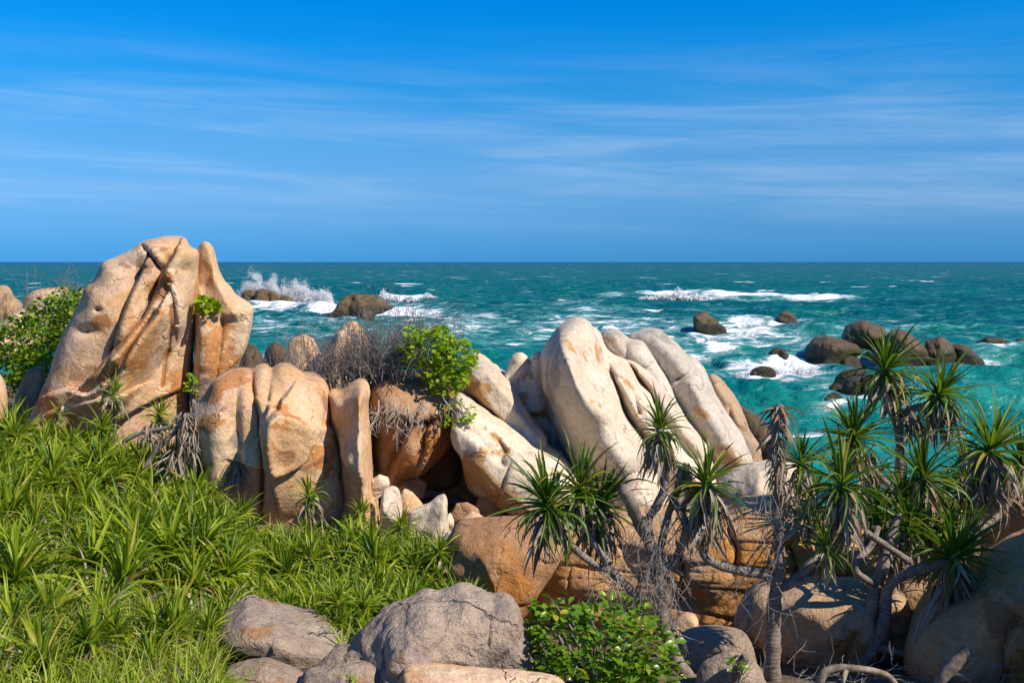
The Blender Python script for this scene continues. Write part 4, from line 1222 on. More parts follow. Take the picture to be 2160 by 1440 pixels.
# ------------------------------------------------------------------ sea spray and boat
def spray(label, prof, base_v, Yv, n, smin, smax, seed, thick=2.5, fall=1.6):
    """droplets and foam shreds thrown up along a crest; prof = [(u, top v)]"""
    r = np.random.default_rng(seed)
    Y = CAMZ * FPX / (Yv - 552.0)
    us = np.array([q[0] for q in prof], float)
    tops = np.array([q[1] for q in prof], float)
    u = r.uniform(us[0], us[-1], n * 3)
    h = r.random(n * 3) ** fall
    x = (u - 1080) * Y / FPX
    top = np.interp(u, us, tops)
    top = top + (base_v - top) * 0.30 * vnoise(np.stack([u * 0.09, u * 0, u * 0], -1), seed)
    v = base_v - h * (base_v - top)
    z = CAMZ - (v - 552) * Y / FPX
    y = Y + r.normal(0, thick, n * 3) * (0.35 + 0.6 * h)
    fq = 110.0 / Y
    cl_ = fbm(np.stack([(x + 0.5 * z) * 1.1 * fq, y * 0.4 * fq, (z - 0.2 * x) * 0.8 * fq], -1), seed + 5, 5, 0.7)
    keep = r.random(n * 3) < np.clip(1.35 - 1.3 * h + 1.7 * cl_, 0, 1)
    P = np.stack([x, y, z], -1)[keep][:n]
    hh_ = h[keep][:n]
    S = (smin + (smax - smin) * r.random(len(P)) ** 2) * (1.9 - 1.6 * hh_)
    tet = np.array([(1, 1, 1), (-1, -1, 1), (-1, 1, -1), (1, -1, -1)], float) * 0.8
    tf_ = np.array([(0, 2, 1), (0, 1, 3), (0, 3, 2), (1, 2, 3)])
    jit = r.uniform(0.5, 1.5, (len(P), 4, 1))
    V = P[:, None, :] + tet[None] * jit * S[:, None, None]
    F = (np.arange(len(P)) * 4)[:, None, None] + tf_[None]
    base = np.array([np.mean(P[:, 0]), Y, 0.0])
    me = mk_mesh('sea_spray', V.reshape(-1, 3) - base, F.reshape(-1, 3), mats=[MAT['sea_spray']])
    o = link('sea_spray', me, loc=base)
    tag(o, label, 'spray', kind='stuff')


spray('tall white splash bursting over the dark rocks on the left',
      [(490, 640), (505, 606), (525, 576), (545, 570), (570, 574), (590, 586), (612, 588), (640, 590), (658, 604), (672, 612), (684, 600), (695, 603), (703, 640), (725, 655)],
      655, 647.5, 120000, 0.018, 0.10, 5, thick=1.2, fall=1.1)
spray('low white surf beside the flat-topped dark rock', [(795, 630), (808, 612), (825, 618), (850, 628), (880, 626), (905, 620), (930, 636)], 640, 637, 9000, 0.04, 0.2, 9, thick=1.5)
spray('white crest with a peak far out on the right', [(1350, 626), (1400, 616), (1422, 611), (1432, 606), (1444, 609), (1460, 616), (1500, 622), (1560, 624), (1640, 628), (1690, 626), (1715, 618), (1740, 622), (1790, 634)], 634, 631, 12000, 0.05, 0.25, 11, thick=1.5)
spray('small splash beside the low olive rock', [(1468, 745), (1475, 720), (1485, 712), (1495, 735), (1502, 745)], 748, 747, 2500, 0.012, 0.06, 13, thick=0.6)
spray('spray between the pointed rock and the rounded rock', [(1525, 700), (1535, 680), (1550, 690), (1570, 684), (1590, 676), (1610, 690), (1630, 694)], 698, 697, 5000, 0.02, 0.09, 15, thick=0.9)
spray('tumbling white water of the nearest breaking wave', [(1550, 785), (1580, 778), (1625, 772), (1638, 762), (1660, 765), (1700, 772), (1745, 776), (1775, 792)], 800, 794, 14000, 0.01, 0.06, 17, thick=0.5)

bt = link('boat', None, loc=(*on_sea(615, 555.6)[:2], 0.0))
tag(bt, 'tiny dark fishing boat on the horizon left of centre', 'boat')
g = Geo()
hl = np.array([(-7, 0, 1.9), (-5.5, -1.6, 1.2), (0, -2, 1.0), (5, -1.4, 1.4), (8, 0, 2.6), (5, 1.4, 1.4), (0, 2, 1.0), (-5.5, 1.6, 1.2)], float)
kl = hl * np.array([0.85, 0.5, 0]) + np.array([0, 0, -0.6])
g.add(np.concatenate([hl, kl]), [(k, (k + 1) % 8, 8 + (k + 1) % 8, 8 + k) for k in range(8)])
g.add(hl, [(0, 1, 2, 7), (2, 3, 6, 7), (3, 4, 5, 6)])
link('hull', g.mesh('hull', [MAT['boat_hull']], False), bt)
g = Geo()
bx_ = np.array([(x, y, z) for x in (-4, -0.5) for y in (-1.2, 1.2) for z in (1.0, 3.4)], float)
bf = [(0, 1, 3, 2), (4, 6, 7, 5), (0, 4, 5, 1), (2, 3, 7, 6), (1, 5, 7, 3), (0, 2, 6, 4)]
g.add(bx_, bf)
link('cabin', g.mesh('cabin', [MAT['boat_cabin']], False), bt)
g = Geo()
g.tube([(1.5, 0, 1), (1.5, 0, 6.5)], 0.15, 6)
g.tube([(1.5, 0, 2.2), (5.5, 0, 4.5)], 0.1, 6)
link('mast', g.mesh('mast', [MAT['boat_mast']], False), bt)


# ------------------------------------------------------------------ strap leaves and screwpines
def strap(Lh, w, droop, seg=7, fold=0.35, kink=0.0):
    s_ = np.linspace(0, 1, seg + 1)
    pit = -droop * s_ ** 1.4 - kink * (s_ > 0.55)
    ds = Lh / seg
    y = np.concatenate([[0], np.cumsum(np.cos((pit[:-1] + pit[1:]) / 2) * ds)])
    z = np.concatenate([[0], np.cumsum(np.sin((pit[:-1] + pit[1:]) / 2) * ds)])
    wd = w * np.minimum(1, 0.7 + s_ * 2) * np.clip(1 - s_ ** 2.6, 0.02, 1)
    nx_, ny_, nz_ = 0, -np.sin(pit), np.cos(pit)
    lft = np.stack([-wd / 2, y + ny_ * fold * wd, z + nz_ * fold * wd], 1)
    mid = np.stack([0 * y, y, z], 1)
    rgt = np.stack([wd / 2, y + ny_ * fold * wd, z + nz_ * fold * wd], 1)
    V = np.stack([lft, mid, rgt], 1).reshape(-1, 3)
    k = np.arange(seg) * 3
    F = np.concatenate([np.stack([k, k + 1, k + 4, k + 3], 1), np.stack([k + 1, k + 2, k + 5, k + 4], 1)])
    return V, F, np.repeat(s_, 3)


def rotm(az, el, roll=0.0):
    return np.array((Matrix.Rotation(az, 3, 'Z') @ Matrix.Rotation(el, 3, 'X') @ Matrix.Rotation(roll, 3, 'Y')))


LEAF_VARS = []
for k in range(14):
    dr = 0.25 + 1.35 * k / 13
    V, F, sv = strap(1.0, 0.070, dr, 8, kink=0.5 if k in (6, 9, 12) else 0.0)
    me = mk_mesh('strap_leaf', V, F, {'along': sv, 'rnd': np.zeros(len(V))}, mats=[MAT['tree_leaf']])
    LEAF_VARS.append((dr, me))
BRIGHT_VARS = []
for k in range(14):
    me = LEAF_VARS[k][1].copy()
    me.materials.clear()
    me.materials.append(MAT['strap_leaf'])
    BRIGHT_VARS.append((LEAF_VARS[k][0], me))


def dead_skirt(name, parent, pos, n, Lh, w, spread, seed, rad=0.06, tilt=None):
    r = random.Random(seed)
    g = Geo()
    for k in range(n):
        az = r.random() * 6.283
        el = math.radians(r.uniform(-75, 5))
        V, F, sv = strap(Lh * r.uniform(0.5, 1.12), w * r.uniform(0.5, 1.1), max(0.1, (math.radians(83) + el) * r.uniform(0.9, 1.25)), 6, fold=0.5)
        V[:, 1] *= spread * r.uniform(0.6, 1.3)
        V = V @ rotm(az, el, r.uniform(-0.7, 0.7)).T
        V[:, 2] += 0.02 * r.random() - (V[:, 0] ** 2 + V[:, 1] ** 2) * 0.3
        V += np.array([-math.sin(az), math.cos(az), 0]) * rad * r.random() + np.array([0, 0, r.uniform(-0.45, 0.1) * Lh])
        g.add(V, F, along=sv, rnd=r.random())
    o = link(name, g.mesh(name, [MAT['dead_leaf']]), parent, pos)
    o['kind'] = 'stuff'
    return o


def crown(tree, base, pos, sc=0.62, n=46, skirt=26, sk_len=0.55, tilt=(0, 0), seed=0, bright=False, sk_spread=0.5, vars_=None, inner=9):
    """a head of strap leaves: crown (inner tuft) > leaf, and the skirt of dead leaves under it"""
    r = random.Random(seed)
    if not bright:
        sc, n, skirt, sk_len = sc * r.uniform(0.94, 1.14), min(int(n * r.uniform(1.05, 1.3)), 66), int(skirt * 1.7) + 10, sk_len * 1.1
    rel = np.asarray(pos) - np.asarray(base)
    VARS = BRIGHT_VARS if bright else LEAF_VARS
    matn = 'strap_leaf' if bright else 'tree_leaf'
    g = Geo()
    g.tube(np.array([(0, 0, -0.16), (0, 0, 0.0), (0, 0, 0.08)]) * sc / 0.6, np.array([0.05, 0.05, 0.02]) * sc / 0.6, 7, along=0.2, rnd=0.3)
    for k in range(inner):
        V, F, sv = strap(sc * r.uniform(0.5, 0.95), 0.045 * sc / 0.6, 0.12, 6)
        V = V @ rotm(r.random() * 6.283, math.radians(r.uniform(66, 88)), r.uniform(-1, 1)).T
        g.add(V, F, along=sv * 0.8, rnd=r.random())
    c = link('crown', g.mesh('crown', [MAT[matn]]), tree, rel)
    c.rotation_euler = (tilt[0] + r.uniform(-0.25, 0.3), tilt[1] + r.uniform(-0.2, 0.4), 0)
    for k in range(n):
        f = (k + 0.5) / n
        az = k * 2.39996 + r.uniform(-0.25, 0.25)
        el = math.radians(78 - 108 * f ** 0.9 + r.uniform(-14, 14))
        want = 0.25 + 1.15 * f + r.uniform(-0.35, 0.6)
        vi = min(range(14), key=lambda q: abs(VARS[q][0] - want))
        ln = sc * r.uniform(0.6, 1.18) * (1.0 if f < 0.8 else 0.9)
        o = link('leaf', VARS[vi][1], c)
        M = Matrix.Rotation(az, 4, 'Z') @ Matrix.Translation((0, 0.03, 0.05 - 0.12 * f)) @ Matrix.Rotation(el, 4, 'X') @ Matrix.Rotation(r.uniform(-0.5, 0.5), 4, 'Y') @ Matrix.Diagonal((ln * r.uniform(0.8, 1.15), ln, ln, 1))
        o.matrix_local = M
    if skirt:
        dead_skirt('dead_leaf_skirt', tree, rel + np.array([0, 0, -0.10]), skirt, sk_len, 0.052, sk_spread * 1.35, seed + 3, rad=0.1)
    return c


def limb(tree, base, pts, r0, r1, name='branch', seed=0, sides=11, mat='bark'):
    """trunk or branch through points (u, v, Y)"""
    P = np.array([at(*q) for q in pts]) - np.asarray(base)
    P = catmull(P, 7)
    ln = np.concatenate([[0], np.cumsum(np.linalg.norm(np.diff(P, axis=0), axis=1))])
    f = ln / ln[-1]
    rr = (r0 + (r1 - r0) * f) * 0.78
    wob = 1 + 0.10 * vnoise(np.stack([ln * 6, ln * 0 + seed, ln * 0], -1), 3)
    P = P + 0.012 * np.stack([vnoise(np.stack([ln * 4, ln * 0 + 1, ln * 0], -1), seed), vnoise(np.stack([ln * 4, ln * 0 + 5, ln * 0], -1), seed + 1), ln * 0], -1)
    g = Geo()
    n_ = len(P)
    g.tube(P, rr * wob, sides, along=np.repeat(ln * 1.2, sides)[:0] if False else 0.0)
    vv = g.v[0]
    vv += 0.10 * rr.max() * np.stack([fbm(vv * 14, seed + 5, 3), fbm(vv * 14, seed + 6, 3), fbm(vv * 14, seed + 7, 3)], 1) * 2
    g.a['along'] = [np.concatenate([np.repeat(ln, sides), [ln[-1]]])]
    o = link(name, g.mesh(name, [MAT[mat]]), tree)
    return o


def tree_root(name, label, u, v, Y, cat='tree', group=None):
    b_ = at(u, v, Y)
    e = link(name, None, loc=b_)
    tag(e, label, cat, group)
    return e, b_


SG = 'screwpine trees on the right'
# ---- tree A : central forked pale trunk
tr, bs = tree_root('screwpine', 'pale forked screwpine in the centre, wrapped in dry vines, with sawn stub', 1475, 1450, 10.0, group=SG)
Y = 10.0
limb(tr, bs, [(1475, 1455, Y), (1430, 1397, Y), (1406, 1337, Y), (1397, 1285, Y), (1393, 1229, Y), (1384, 1199, Y), (1371, 1151, Y), (1359, 1113, Y)], 0.085, 0.085, 'trunk', 1)
limb(tr, bs, [(1366, 1135, Y), (1350, 1105, Y), (1337, 1080, Y - .15), (1314, 1030, Y - .3)], 0.085, 0.075, 'sawn_stub', 2)
limb(tr, bs, [(1359, 1118, Y), (1368, 1092, Y), (1384, 1066, Y), (1399, 1030, Y), (1397, 960, Y), (1393, 905, Y)], 0.06, 0.045, 'branch', 3)
limb(tr, bs, [(1388, 1215, Y), (1414, 1190, Y - .05), (1440, 1151, Y - .1), (1449, 1113, Y - .1), (1436, 1078, Y - .05), (1425, 1060, Y)], 0.06, 0.05, 'branch', 4)
limb(tr, bs, [(1384, 1190, Y), (1400, 1130, Y + .1), (1414, 1078, Y + .1), (1432, 1018, Y + .1), (1440, 990, Y + .1)], 0.055, 0.042, 'branch', 5)
limb(tr, bs, [(1396, 1290, Y), (1362, 1268, Y - .05), (1341, 1250, Y - .1), (1307, 1220, Y - .1), (1281, 1186, Y), (1270, 1120, Y + .2), (1262, 1075, Y + .3)], 0.06, 0.05, 'branch', 6)
limb(tr, bs, [(1300, 1212, Y - .2), (1240, 1180, Y - .1), (1190, 1130, Y), (1160, 1078, Y)], 0.045, 0.04, 'branch', 7)
limb(tr, bs, [(1284, 1190, Y - .2), (1250, 1140, Y), (1228, 1090, Y + .2), (1222, 1040, Y + .2)], 0.045, 0.04, 'branch', 8)
crown(tr, bs, at(1393, 905, Y), 0.42, 44, 40, 0.48, seed=21, sk_spread=0.35)
crown(tr, bs, at(1262, 1068, Y + .3), 0.56, 50, 40, 0.55, seed=22)
crown(tr, bs, at(1158, 1066, Y), 0.56, 48, 36, 0.5, seed=23, tilt=(0, -0.15))
crown(tr, bs, at(1222, 1030, Y + .2), 0.55, 44, 20, 0.5, seed=24)
dead_skirt('dead_leaf_skirt', tr, at(1440, 985, Y + .1) - bs, 60, 0.28, 0.03, 0.7, 25)

# ---- tree B : dark trunk with dead shaggy top
tr, bs = tree_root('screwpine', 'dark straight screwpine with a dead shaggy top', 1630, 1460, 9.9, group=SG)
Y = 9.9
limb(tr, bs, [(1630, 1460, Y), (1629, 1351, Y), (1633, 1275, Y), (1640, 1232, Y), (1643, 1153, Y), (1641, 1076, Y), (1640, 1000, Y), (1632, 950, Y), (1636, 900, Y), (1645, 855, Y)], 0.105, 0.05, 'trunk', 11)
limb(tr, bs, [(1640, 1235, Y), (1615, 1212, Y), (1557, 1203, Y), (1515, 1190, Y), (1485, 1165, Y), (1480, 1100, Y), (1488, 1030, Y)], 0.062, 0.05, 'branch', 12)
limb(tr, bs, [(1640, 1240, Y), (1682, 1220, Y), (1728, 1183, Y - .1), (1768, 1140, Y - .1), (1778, 1080, Y - .1), (1775, 1030, Y - .1)], 0.07, 0.055, 'branch', 13)
limb(tr, bs, [(1655, 1232, Y), (1700, 1222, Y - .1), (1735, 1205, Y - .2), (1742, 1170, Y - .25)], 0.05, 0.035, 'branch', 14)
limb(tr, bs, [(1645, 1132, Y), (1668, 1124, Y), (1682, 1108, Y), (1673, 1086, Y), (1664, 1055, Y)], 0.04, 0.03, 'branch', 15)
crown(tr, bs, at(1490, 1020, Y), 0.58, 50, 60, 0.7, seed=31, sk_spread=0.4)
crown(tr, bs, at(1776, 1022, Y - .1), 0.64, 54, 54, 0.6, seed=32, sk_spread=0.4)
crown(tr, bs, at(1742, 1150, Y - .25), 0.34, 36, 10, 0.3, seed=33)
for k, (u, v, nn, ll, sp) in enumerate([(1644, 862, 46, 0.17, 1.6), (1640, 895, 40, 0.2, 1.3), (1636, 930, 40, 0.26, 0.7), (1638, 965, 40, 0.32, 0.5), (1641, 1005, 40, 0.36, 0.45), (1662, 1040, 50, 0.35, 0.5)]):
    dead_skirt('dead_leaf_skirt', tr, at(u, v, Y) - bs, nn, ll, 0.03, sp, 34 + k)
crown(tr, bs, at(1690, 975, Y + 1.2), 0.50, 40, 10, 0.4, seed=39)

# ---- tree C : forked dark trunk
tr, bs = tree_root('screwpine', 'forked dark screwpine in front of the squarish boulder, heads hanging to the right', 1792, 1415, 10.4, group=SG)
Y = 10.4
limb(tr, bs, [(1790, 1415, Y), (1818, 1351, Y), (1834, 1305, Y), (1843, 1260, Y), (1853, 1226, Y), (1866, 1183, Y), (1880, 1130, Y + .1), (1900, 1085, Y + .2)], 0.10, 0.06, 'trunk', 41)
limb(tr, bs, [(1800, 1405, Y), (1838, 1372, Y - .05), (1858, 1330, Y - .1), (1866, 1290, Y - .1), (1868, 1255, Y - .1), (1884, 1228, Y - .15), (1912, 1208, Y - .2), (1942, 1198, Y - .25), (1980, 1190, Y - .3), (2006, 1180, Y - .3)], 0.085, 0.06, 'branch', 42)
limb(tr, bs, [(1846, 1232, Y), (1830, 1222, Y - .1), (1812, 1210, Y - .15), (1803, 1193, Y - .15), (1815, 1172, Y - .1), (1838, 1150, Y), (1850, 1110, Y + .1)], 0.05, 0.045, 'branch', 43)
limb(tr, bs, [(1920, 1185, Y - .2), (1881, 1159, Y - .25), (1850, 1138, Y - .3), (1825, 1120, Y - .3)], 0.045, 0.045, 'branch', 44)
limb(tr, bs, [(1830, 1365, Y), (1860, 1366, Y - .1), (1890, 1374, Y - .15), (1925, 1382, Y - .2)], 0.05, 0.035, 'branch', 45)
limb(tr, bs, [(1866, 1183, Y), (1890, 1160, Y + .2), (1930, 1060, Y + .4), (1948, 1015, Y + .4)], 0.05, 0.045, 'branch', 46)
crown(tr, bs, at(2012, 1172, Y - .3), 0.66, 54, 40, 0.75, seed=51, tilt=(0, 0.3))
crown(tr, bs, at(1950, 1008, Y + .4), 0.56, 50, 24, 0.5, seed=52)
crown(tr, bs, at(1916, 1108, Y + .2), 0.46, 44, 14, 0.4, seed=53)
crown(tr, bs, at(1990, 1112, Y + .3), 0.46, 40, 12, 0.4, seed=54)
crown(tr, bs, at(1850, 1085, Y + .5), 0.46, 40, 14, 0.4, seed=55)

# ---- tree D : tallest, leaning, behind
tr, bs = tree_root('screwpine', 'tallest screwpine against the sea with two heads, pale trunk', 1902, 1260, 12.6, group=SG)
Y = 12.6
limb(tr, bs, [(1902, 1290, Y), (1900, 1130, Y), (1899, 1031, Y), (1899, 968, Y), (1895, 904, Y), (1884, 866, Y), (1862, 817, Y), (1866, 785, Y)], 0.10, 0.06, 'trunk', 61)
limb(tr, bs, [(1894, 900, Y), (1905, 878, Y), (1927, 862, Y), (1958, 852, Y), (1976, 838, Y)], 0.075, 0.055, 'branch', 62)
limb(tr, bs, [(1900, 1060, Y), (1860, 1010, Y), (1815, 960, Y - .2), (1804, 925, Y - .2)], 0.06, 0.05, 'branch', 63)
crown(tr, bs, at(1868, 782, Y), 0.68, 50, 34, 0.55, seed=71, sk_spread=0.6)
crown(tr, bs, at(1978, 832, Y), 0.66, 52, 36, 0.62, seed=72, tilt=(0, 0.15), sk_spread=0.5)
crown(tr, bs, at(1803, 922, Y - .2), 0.66, 50, 30, 0.6, seed=73)
dead_skirt('dead_leaf_skirt', tr, at(1880, 845, Y) - bs, 50, 0.35, 0.04, 0.7, 74)
dead_skirt('dead_leaf_skirt', tr, at(1925, 885, Y) - bs, 60, 0.35, 0.04, 0.9, 75)

# ---- tree E : right edge with a long skirt
tr, bs = tree_root('screwpine', 'screwpine at the right edge with the longest pale skirt of dead leaves', 2050, 1200, 11.2, group=SG)
Y = 11.2
limb(tr, bs, [(2050, 1230, Y), (2058, 1130, Y), (2080, 1050, Y), (2088, 960, Y)], 0.09, 0.06, 'trunk', 81)
limb(tr, bs, [(2062, 1120, Y), (2110, 1080, Y + .2), (2150, 1020, Y + .3), (2156, 985, Y + .3)], 0.06, 0.05, 'branch', 82)
crown(tr, bs, at(2088, 950, Y), 0.70, 56, 90, 0.72, seed=91, sk_spread=0.42)
crown(tr, bs, at(2160, 985, Y + .4), 0.62, 46, 20, 0.5, seed=92)
crown(tr, bs, at(2035, 1040, Y + .6), 0.50, 40, 12, 0.4, seed=93)

# ---- low screwpines filling the shade behind
for k, (u, v, Yq, sc_, lb) in enumerate([(1712, 1060, 12.2, 0.5, 'low screwpine behind the dead shaggy top'), (1838, 1020, 13.2, 0.55, 'low screwpine left of the tallest pale trunk'),
                                         (1905, 1055, 11.6, 0.5, 'low screwpine at the foot of the tallest pale trunk'), (1985, 1060, 12.2, 0.55, 'shaded low screwpine between the tallest trunk and the long skirt'),
                                         (2040, 985, 13.0, 0.5, 'low screwpine just left of the long pale skirt, against the sea'), (2140, 1080, 12.6, 0.5, 'low screwpine at the right edge above the sunlit boulder'),
                                         (1880, 1130, 11.4, 0.45, 'lowest shaded screwpine above the forked trunk'), (1965, 1150, 11.5, 0.42, 'small dark screwpine behind the hanging right head')]):
    tr, bs = tree_root('screwpine_bush', lb, u, v + 110, Yq, cat='plant')
    limb(tr, bs, [(u + 4, v + 130, Yq), (u, v + 50, Yq), (u, v, Yq)], 0.06, 0.05, 'stem', 600 + k)
    crown(tr, bs, at(u, v, Yq), sc_, 48, 16, 0.45, seed=610 + k)

# ------------------------------------------------------------------ rosettes of the thickets
class GeoM(Geo):
    def __init__(self):
        super().__init__()
        self.m = []

    def addm(self, V, F, mi, **a_):
        self.add(V, F, **a_)
        self.m.append(np.full(len(F), mi))

    def mesh2(self, name, mats):
        return mk_mesh(name, np.concatenate(self.v), [np.concatenate(self.f4)], {k: np.concatenate(x) for k, x in self.a.items()}, True, mats, np.concatenate(self.m))


ROS = []
for k in range(9):
    r = random.Random(500 + k)
    g = GeoM()
    n = r.randint(44, 60)
    for q in range(n):
        f = (q + 0.5) / n
        V, F, sv = strap(r.uniform(0.62, 1.12), 0.078 * r.uniform(0.7, 1.25), max(0.1, 0.25 + 1.3 * f + r.uniform(-0.3, 0.6)), 6)
        V = V @ rotm(q * 2.4 + r.uniform(-.3, .3), math.radians(80 - 85 * f + r.uniform(-12, 12)), r.uniform(-.6, .6)).T
        g.addm(V, F, 0, along=sv, rnd=r.random())
    for q in range(r.randint(6, 16)):
        V, F, sv = strap(r.uniform(0.5, 0.9), 0.05, r.uniform(0.8, 1.5), 4)
        V = V @ rotm(r.random() * 6.28, math.radians(r.uniform(-50, 5)), r.uniform(-.6, .6)).T
        g.addm(V, F, 1, along=sv, rnd=r.random())
    ROS.append(g.mesh2('rosette', [MAT['strap_leaf'], MAT['dead_leaf']]))


def in_poly(u, v, P):
    c = False
    n = len(P)
    for k in range(n):
        (x0, y0), (x1, y1) = P[k], P[(k + 1) % n]
        if (y0 > v) != (y1 > v) and u < (x1 - x0) * (v - y0) / (y1 - y0) + x0:
            c = not c
    return c


def proj(X, Y, Z):
    return 1080 + X / Y * FPX, 552 - (Z - CAMZ) / Y * FPX


def scatter(poly, ymin, ymax, n, h, mind, seed):
    r = random.Random(seed)
    out_ = []
    tries = 0
    while len(out_) < n and tries < 60000:
        tries += 1
        Yq = r.uniform(ymin, ymax)
        Xq = r.uniform(-0.62, 0.1) * Yq
        zq = float(gz(Xq, Yq))
        u, v = proj(Xq, Yq, zq + h)
        if not in_poly(u, v, poly):
            continue
        if any((Xq - a_) ** 2 + (Yq - b_) ** 2 < mind ** 2 for a_, b_, _ in out_):
            continue
        out_.append((Xq, Yq, zq))
    return out_


LEFT_POLY = [(-160, 985), (60, 935), (200, 960), (330, 975), (420, 1040), (470, 1100), (500, 1200), (480, 1290), (455, 1310), (450, 1460), (470, 1560), (-160, 1560)]
MID_POLY = [(430, 1080), (520, 1090), (640, 1110), (760, 1110), (860, 1110), (930, 1140), (935, 1200), (990, 1262), (900, 1270), (840, 1295), (780, 1320), (620, 1300), (530, 1290), (480, 1290), (500, 1200)]
for poly, cnt, lab, grp, sd, y0, y1, md in (
        (LEFT_POLY, 185, 'bright green strap-leaved rosette in the dense thicket on the left', 'rosettes of the left thicket', 3, 7.6, 17.5, 0.33),
        (MID_POLY, 105, 'green strap-leaved rosette in the thicket before the rounded and fin boulders', 'rosettes of the middle thicket', 4, 8.8, 15.0, 0.25)):
    r = random.Random(sd)
    for k, (X, Y, Z) in enumerate(scatter(poly, y0, y1, cnt, 0.45, md, sd)):
        o = link('strap_leaf_rosette', ROS[r.randrange(9)], loc=(X, Y, Z + (0.1 if poly is LEFT_POLY else 0.0) + r.uniform(0, 0.2) + (0.28 * float(sstep(Y, 12.5, 16)) if poly is LEFT_POLY else 0.0) + (0.42 if poly is LEFT_POLY else 0.22) * max(0.0, 0.35 + float(fbm(np.array([[X * 0.8, Y * 0.8, 0.0]]), 77, 2)[0]))))
        sc = r.uniform(0.40, 0.72) * (1.0 if poly is LEFT_POLY else 0.78)
        if Y < 9.6:
            sc *= 0.75
        o.scale = (sc, sc, sc * r.uniform(0.9, 1.2))
        o.rotation_euler = (r.uniform(-.6, .5), r.uniform(-.55, .55), r.random() * 6.283)
        uu, vv = proj(X, Y, Z + 0.4)
        if poly is LEFT_POLY:
            zl = ('at the foot of the tallest boulder' if vv < 1040 else 'low in the left corner of the picture' if vv > 1270 else
                  'along the left edge of the picture' if uu < 150 else 'below the dead grey screwpine' if uu > 300 else 'in the middle of the left thicket')
            lab = 'bright green strap-leaved rosette ' + zl
        else:
            zl = ('below the rounded tan boulder' if uu < 700 and vv < 1190 else 'around the stones before the cave' if vv < 1190 else
                  'behind the flat pinkish slab' if uu < 760 else 'behind the large grey boulder')
            lab = 'green strap-leaved rosette ' + zl
        tag(o, lab, 'plant', grp)


def blades(name, label, poly, ymin, ymax, n, seed, L0, L1, w, matn, hgt, lift=0.0):
    """uncountable loose blades between the rosettes"""
    r = np.random.default_rng(seed)
    pr = random.Random(seed)
    pts = []
    while len(pts) < n:
        Yq = r.uniform(ymin, ymax, 4000)
        Xq = r.uniform(-0.62, 0.1, 4000) * Yq
        zq = gz(Xq, Yq)
        u, v = proj(Xq, Yq, zq + hgt)
        for a_, b_, c_, uu, vv in zip(Xq, Yq, zq, u, v):
            if in_poly(uu, vv, poly):
                pts.append((a_, b_, c_))
    pts = pts[:n]
    base = np.array(pts[0])
    g = Geo()
    for (x, y, z) in pts:
        V, F, sv = strap(pr.uniform(L0, L1), w * pr.uniform(0.7, 1.3), pr.choice((0.3, 0.8, 1.2, 1.7)), 4, fold=0.3)
        V = V @ rotm(pr.random() * 6.283, math.radians(pr.uniform(30, 88)), pr.uniform(-.8, .8)).T
        g.add(V + np.array([x, y, z + pr.uniform(0, lift)]) - base, F, along=sv, rnd=pr.random())
    o = link(name, g.mesh(name, [MAT[matn]]), loc=base)
    tag(o, label, 'grass', kind='stuff')


GRASS_POLY = [(-160, 1290), (120, 1270), (300, 1290), (430, 1330), (470, 1360), (455, 1400), (480, 1560), (-160, 1560)]
blades('grass', 'fine bright grass spilling over the lower left corner', GRASS_POLY, 6.8, 10.0, 5200, 61, 0.25, 0.55, 0.013, 'grass_blade', 0.35, 0.32)
blades('undergrowth', 'loose strap leaves filling the left thicket', LEFT_POLY, 7.4, 17.5, 1000, 62, 0.3, 0.55, 0.03, 'strap_leaf', 0.4, 0.3)
blades('undergrowth', 'loose strap leaves filling the middle thicket', MID_POLY, 8.8, 15.0, 800, 63, 0.25, 0.45, 0.028, 'strap_leaf', 0.4, 0.3)
blades('litter', 'dry fallen leaves and stems under the thickets', LEFT_POLY + MID_POLY[:0], 7.4, 17.5, 1300, 64, 0.25, 0.55, 0.028, 'dead_leaf', 0.3, 0.35)


def lone(label, u, v, Y, sc, n=40, skirt=12, sk_len=0.3, seed=0, foot=None):
    e, b_ = tree_root('screwpine_sapling', label, u, foot or v + 60, Y, cat='plant')
    limb(e, b_, [(u + 3, (foot or v + 60), Y), (u + 2, v + 30, Y), (u, v, Y)], 0.035, 0.03, 'stem', seed)
    crown(e, b_, at(u, v, Y), sc, n, skirt, sk_len, seed=seed, bright=True)


lone('highest strap-leaved sapling in front of the tallest boulder', 240, 830, 16.6, 0.40, 38, 16, 0.4, 201, 960)
lone('sapling with arching leaves at the foot of the tallest boulder, right one', 335, 875, 16.2, 0.42, 40, 20, 0.4, 202, 990)
lone('small withered sapling at the left foot of the tallest boulder', 125, 872, 16.9, 0.26, 24, 22, 0.3, 203, 960)
lone('lush sapling just below the highest one', 215, 905, 16.2, 0.42, 46, 16, 0.4, 204, 990)
lone('sapling with a drooping skirt before the rounded tan boulder', 652, 1045, 14.2, 0.37, 44, 36, 0.42, 205, 1140)
lone('sapling left of the withered grey skirts, low on the left', 110, 925, 16.0, 0.40, 44, 10, 0.35, 206, 1000)
lone('broad sapling with yellowing leaves left of the drooping sapling', 512, 1085, 13.6, 0.36, 46, 40, 0.4, 207, 1170)
lone('sapling before the fin boulder', 760, 1085, 14.2, 0.32, 44, 10, 0.3, 208, 1150)
lone('sapling in front of the grey tooth stone', 845, 1110, 13.6, 0.34, 46, 10, 0.3, 209, 1180)
lone('large sapling overhanging the flat pinkish slab', 712, 1270, 9.7, 0.30, 52, 30, 0.3, 210, 1330)
lone('sapling at the right end of the middle thicket before the brown boulder', 925, 1165, 12.2, 0.36, 46, 8, 0.3, 211, 1240)

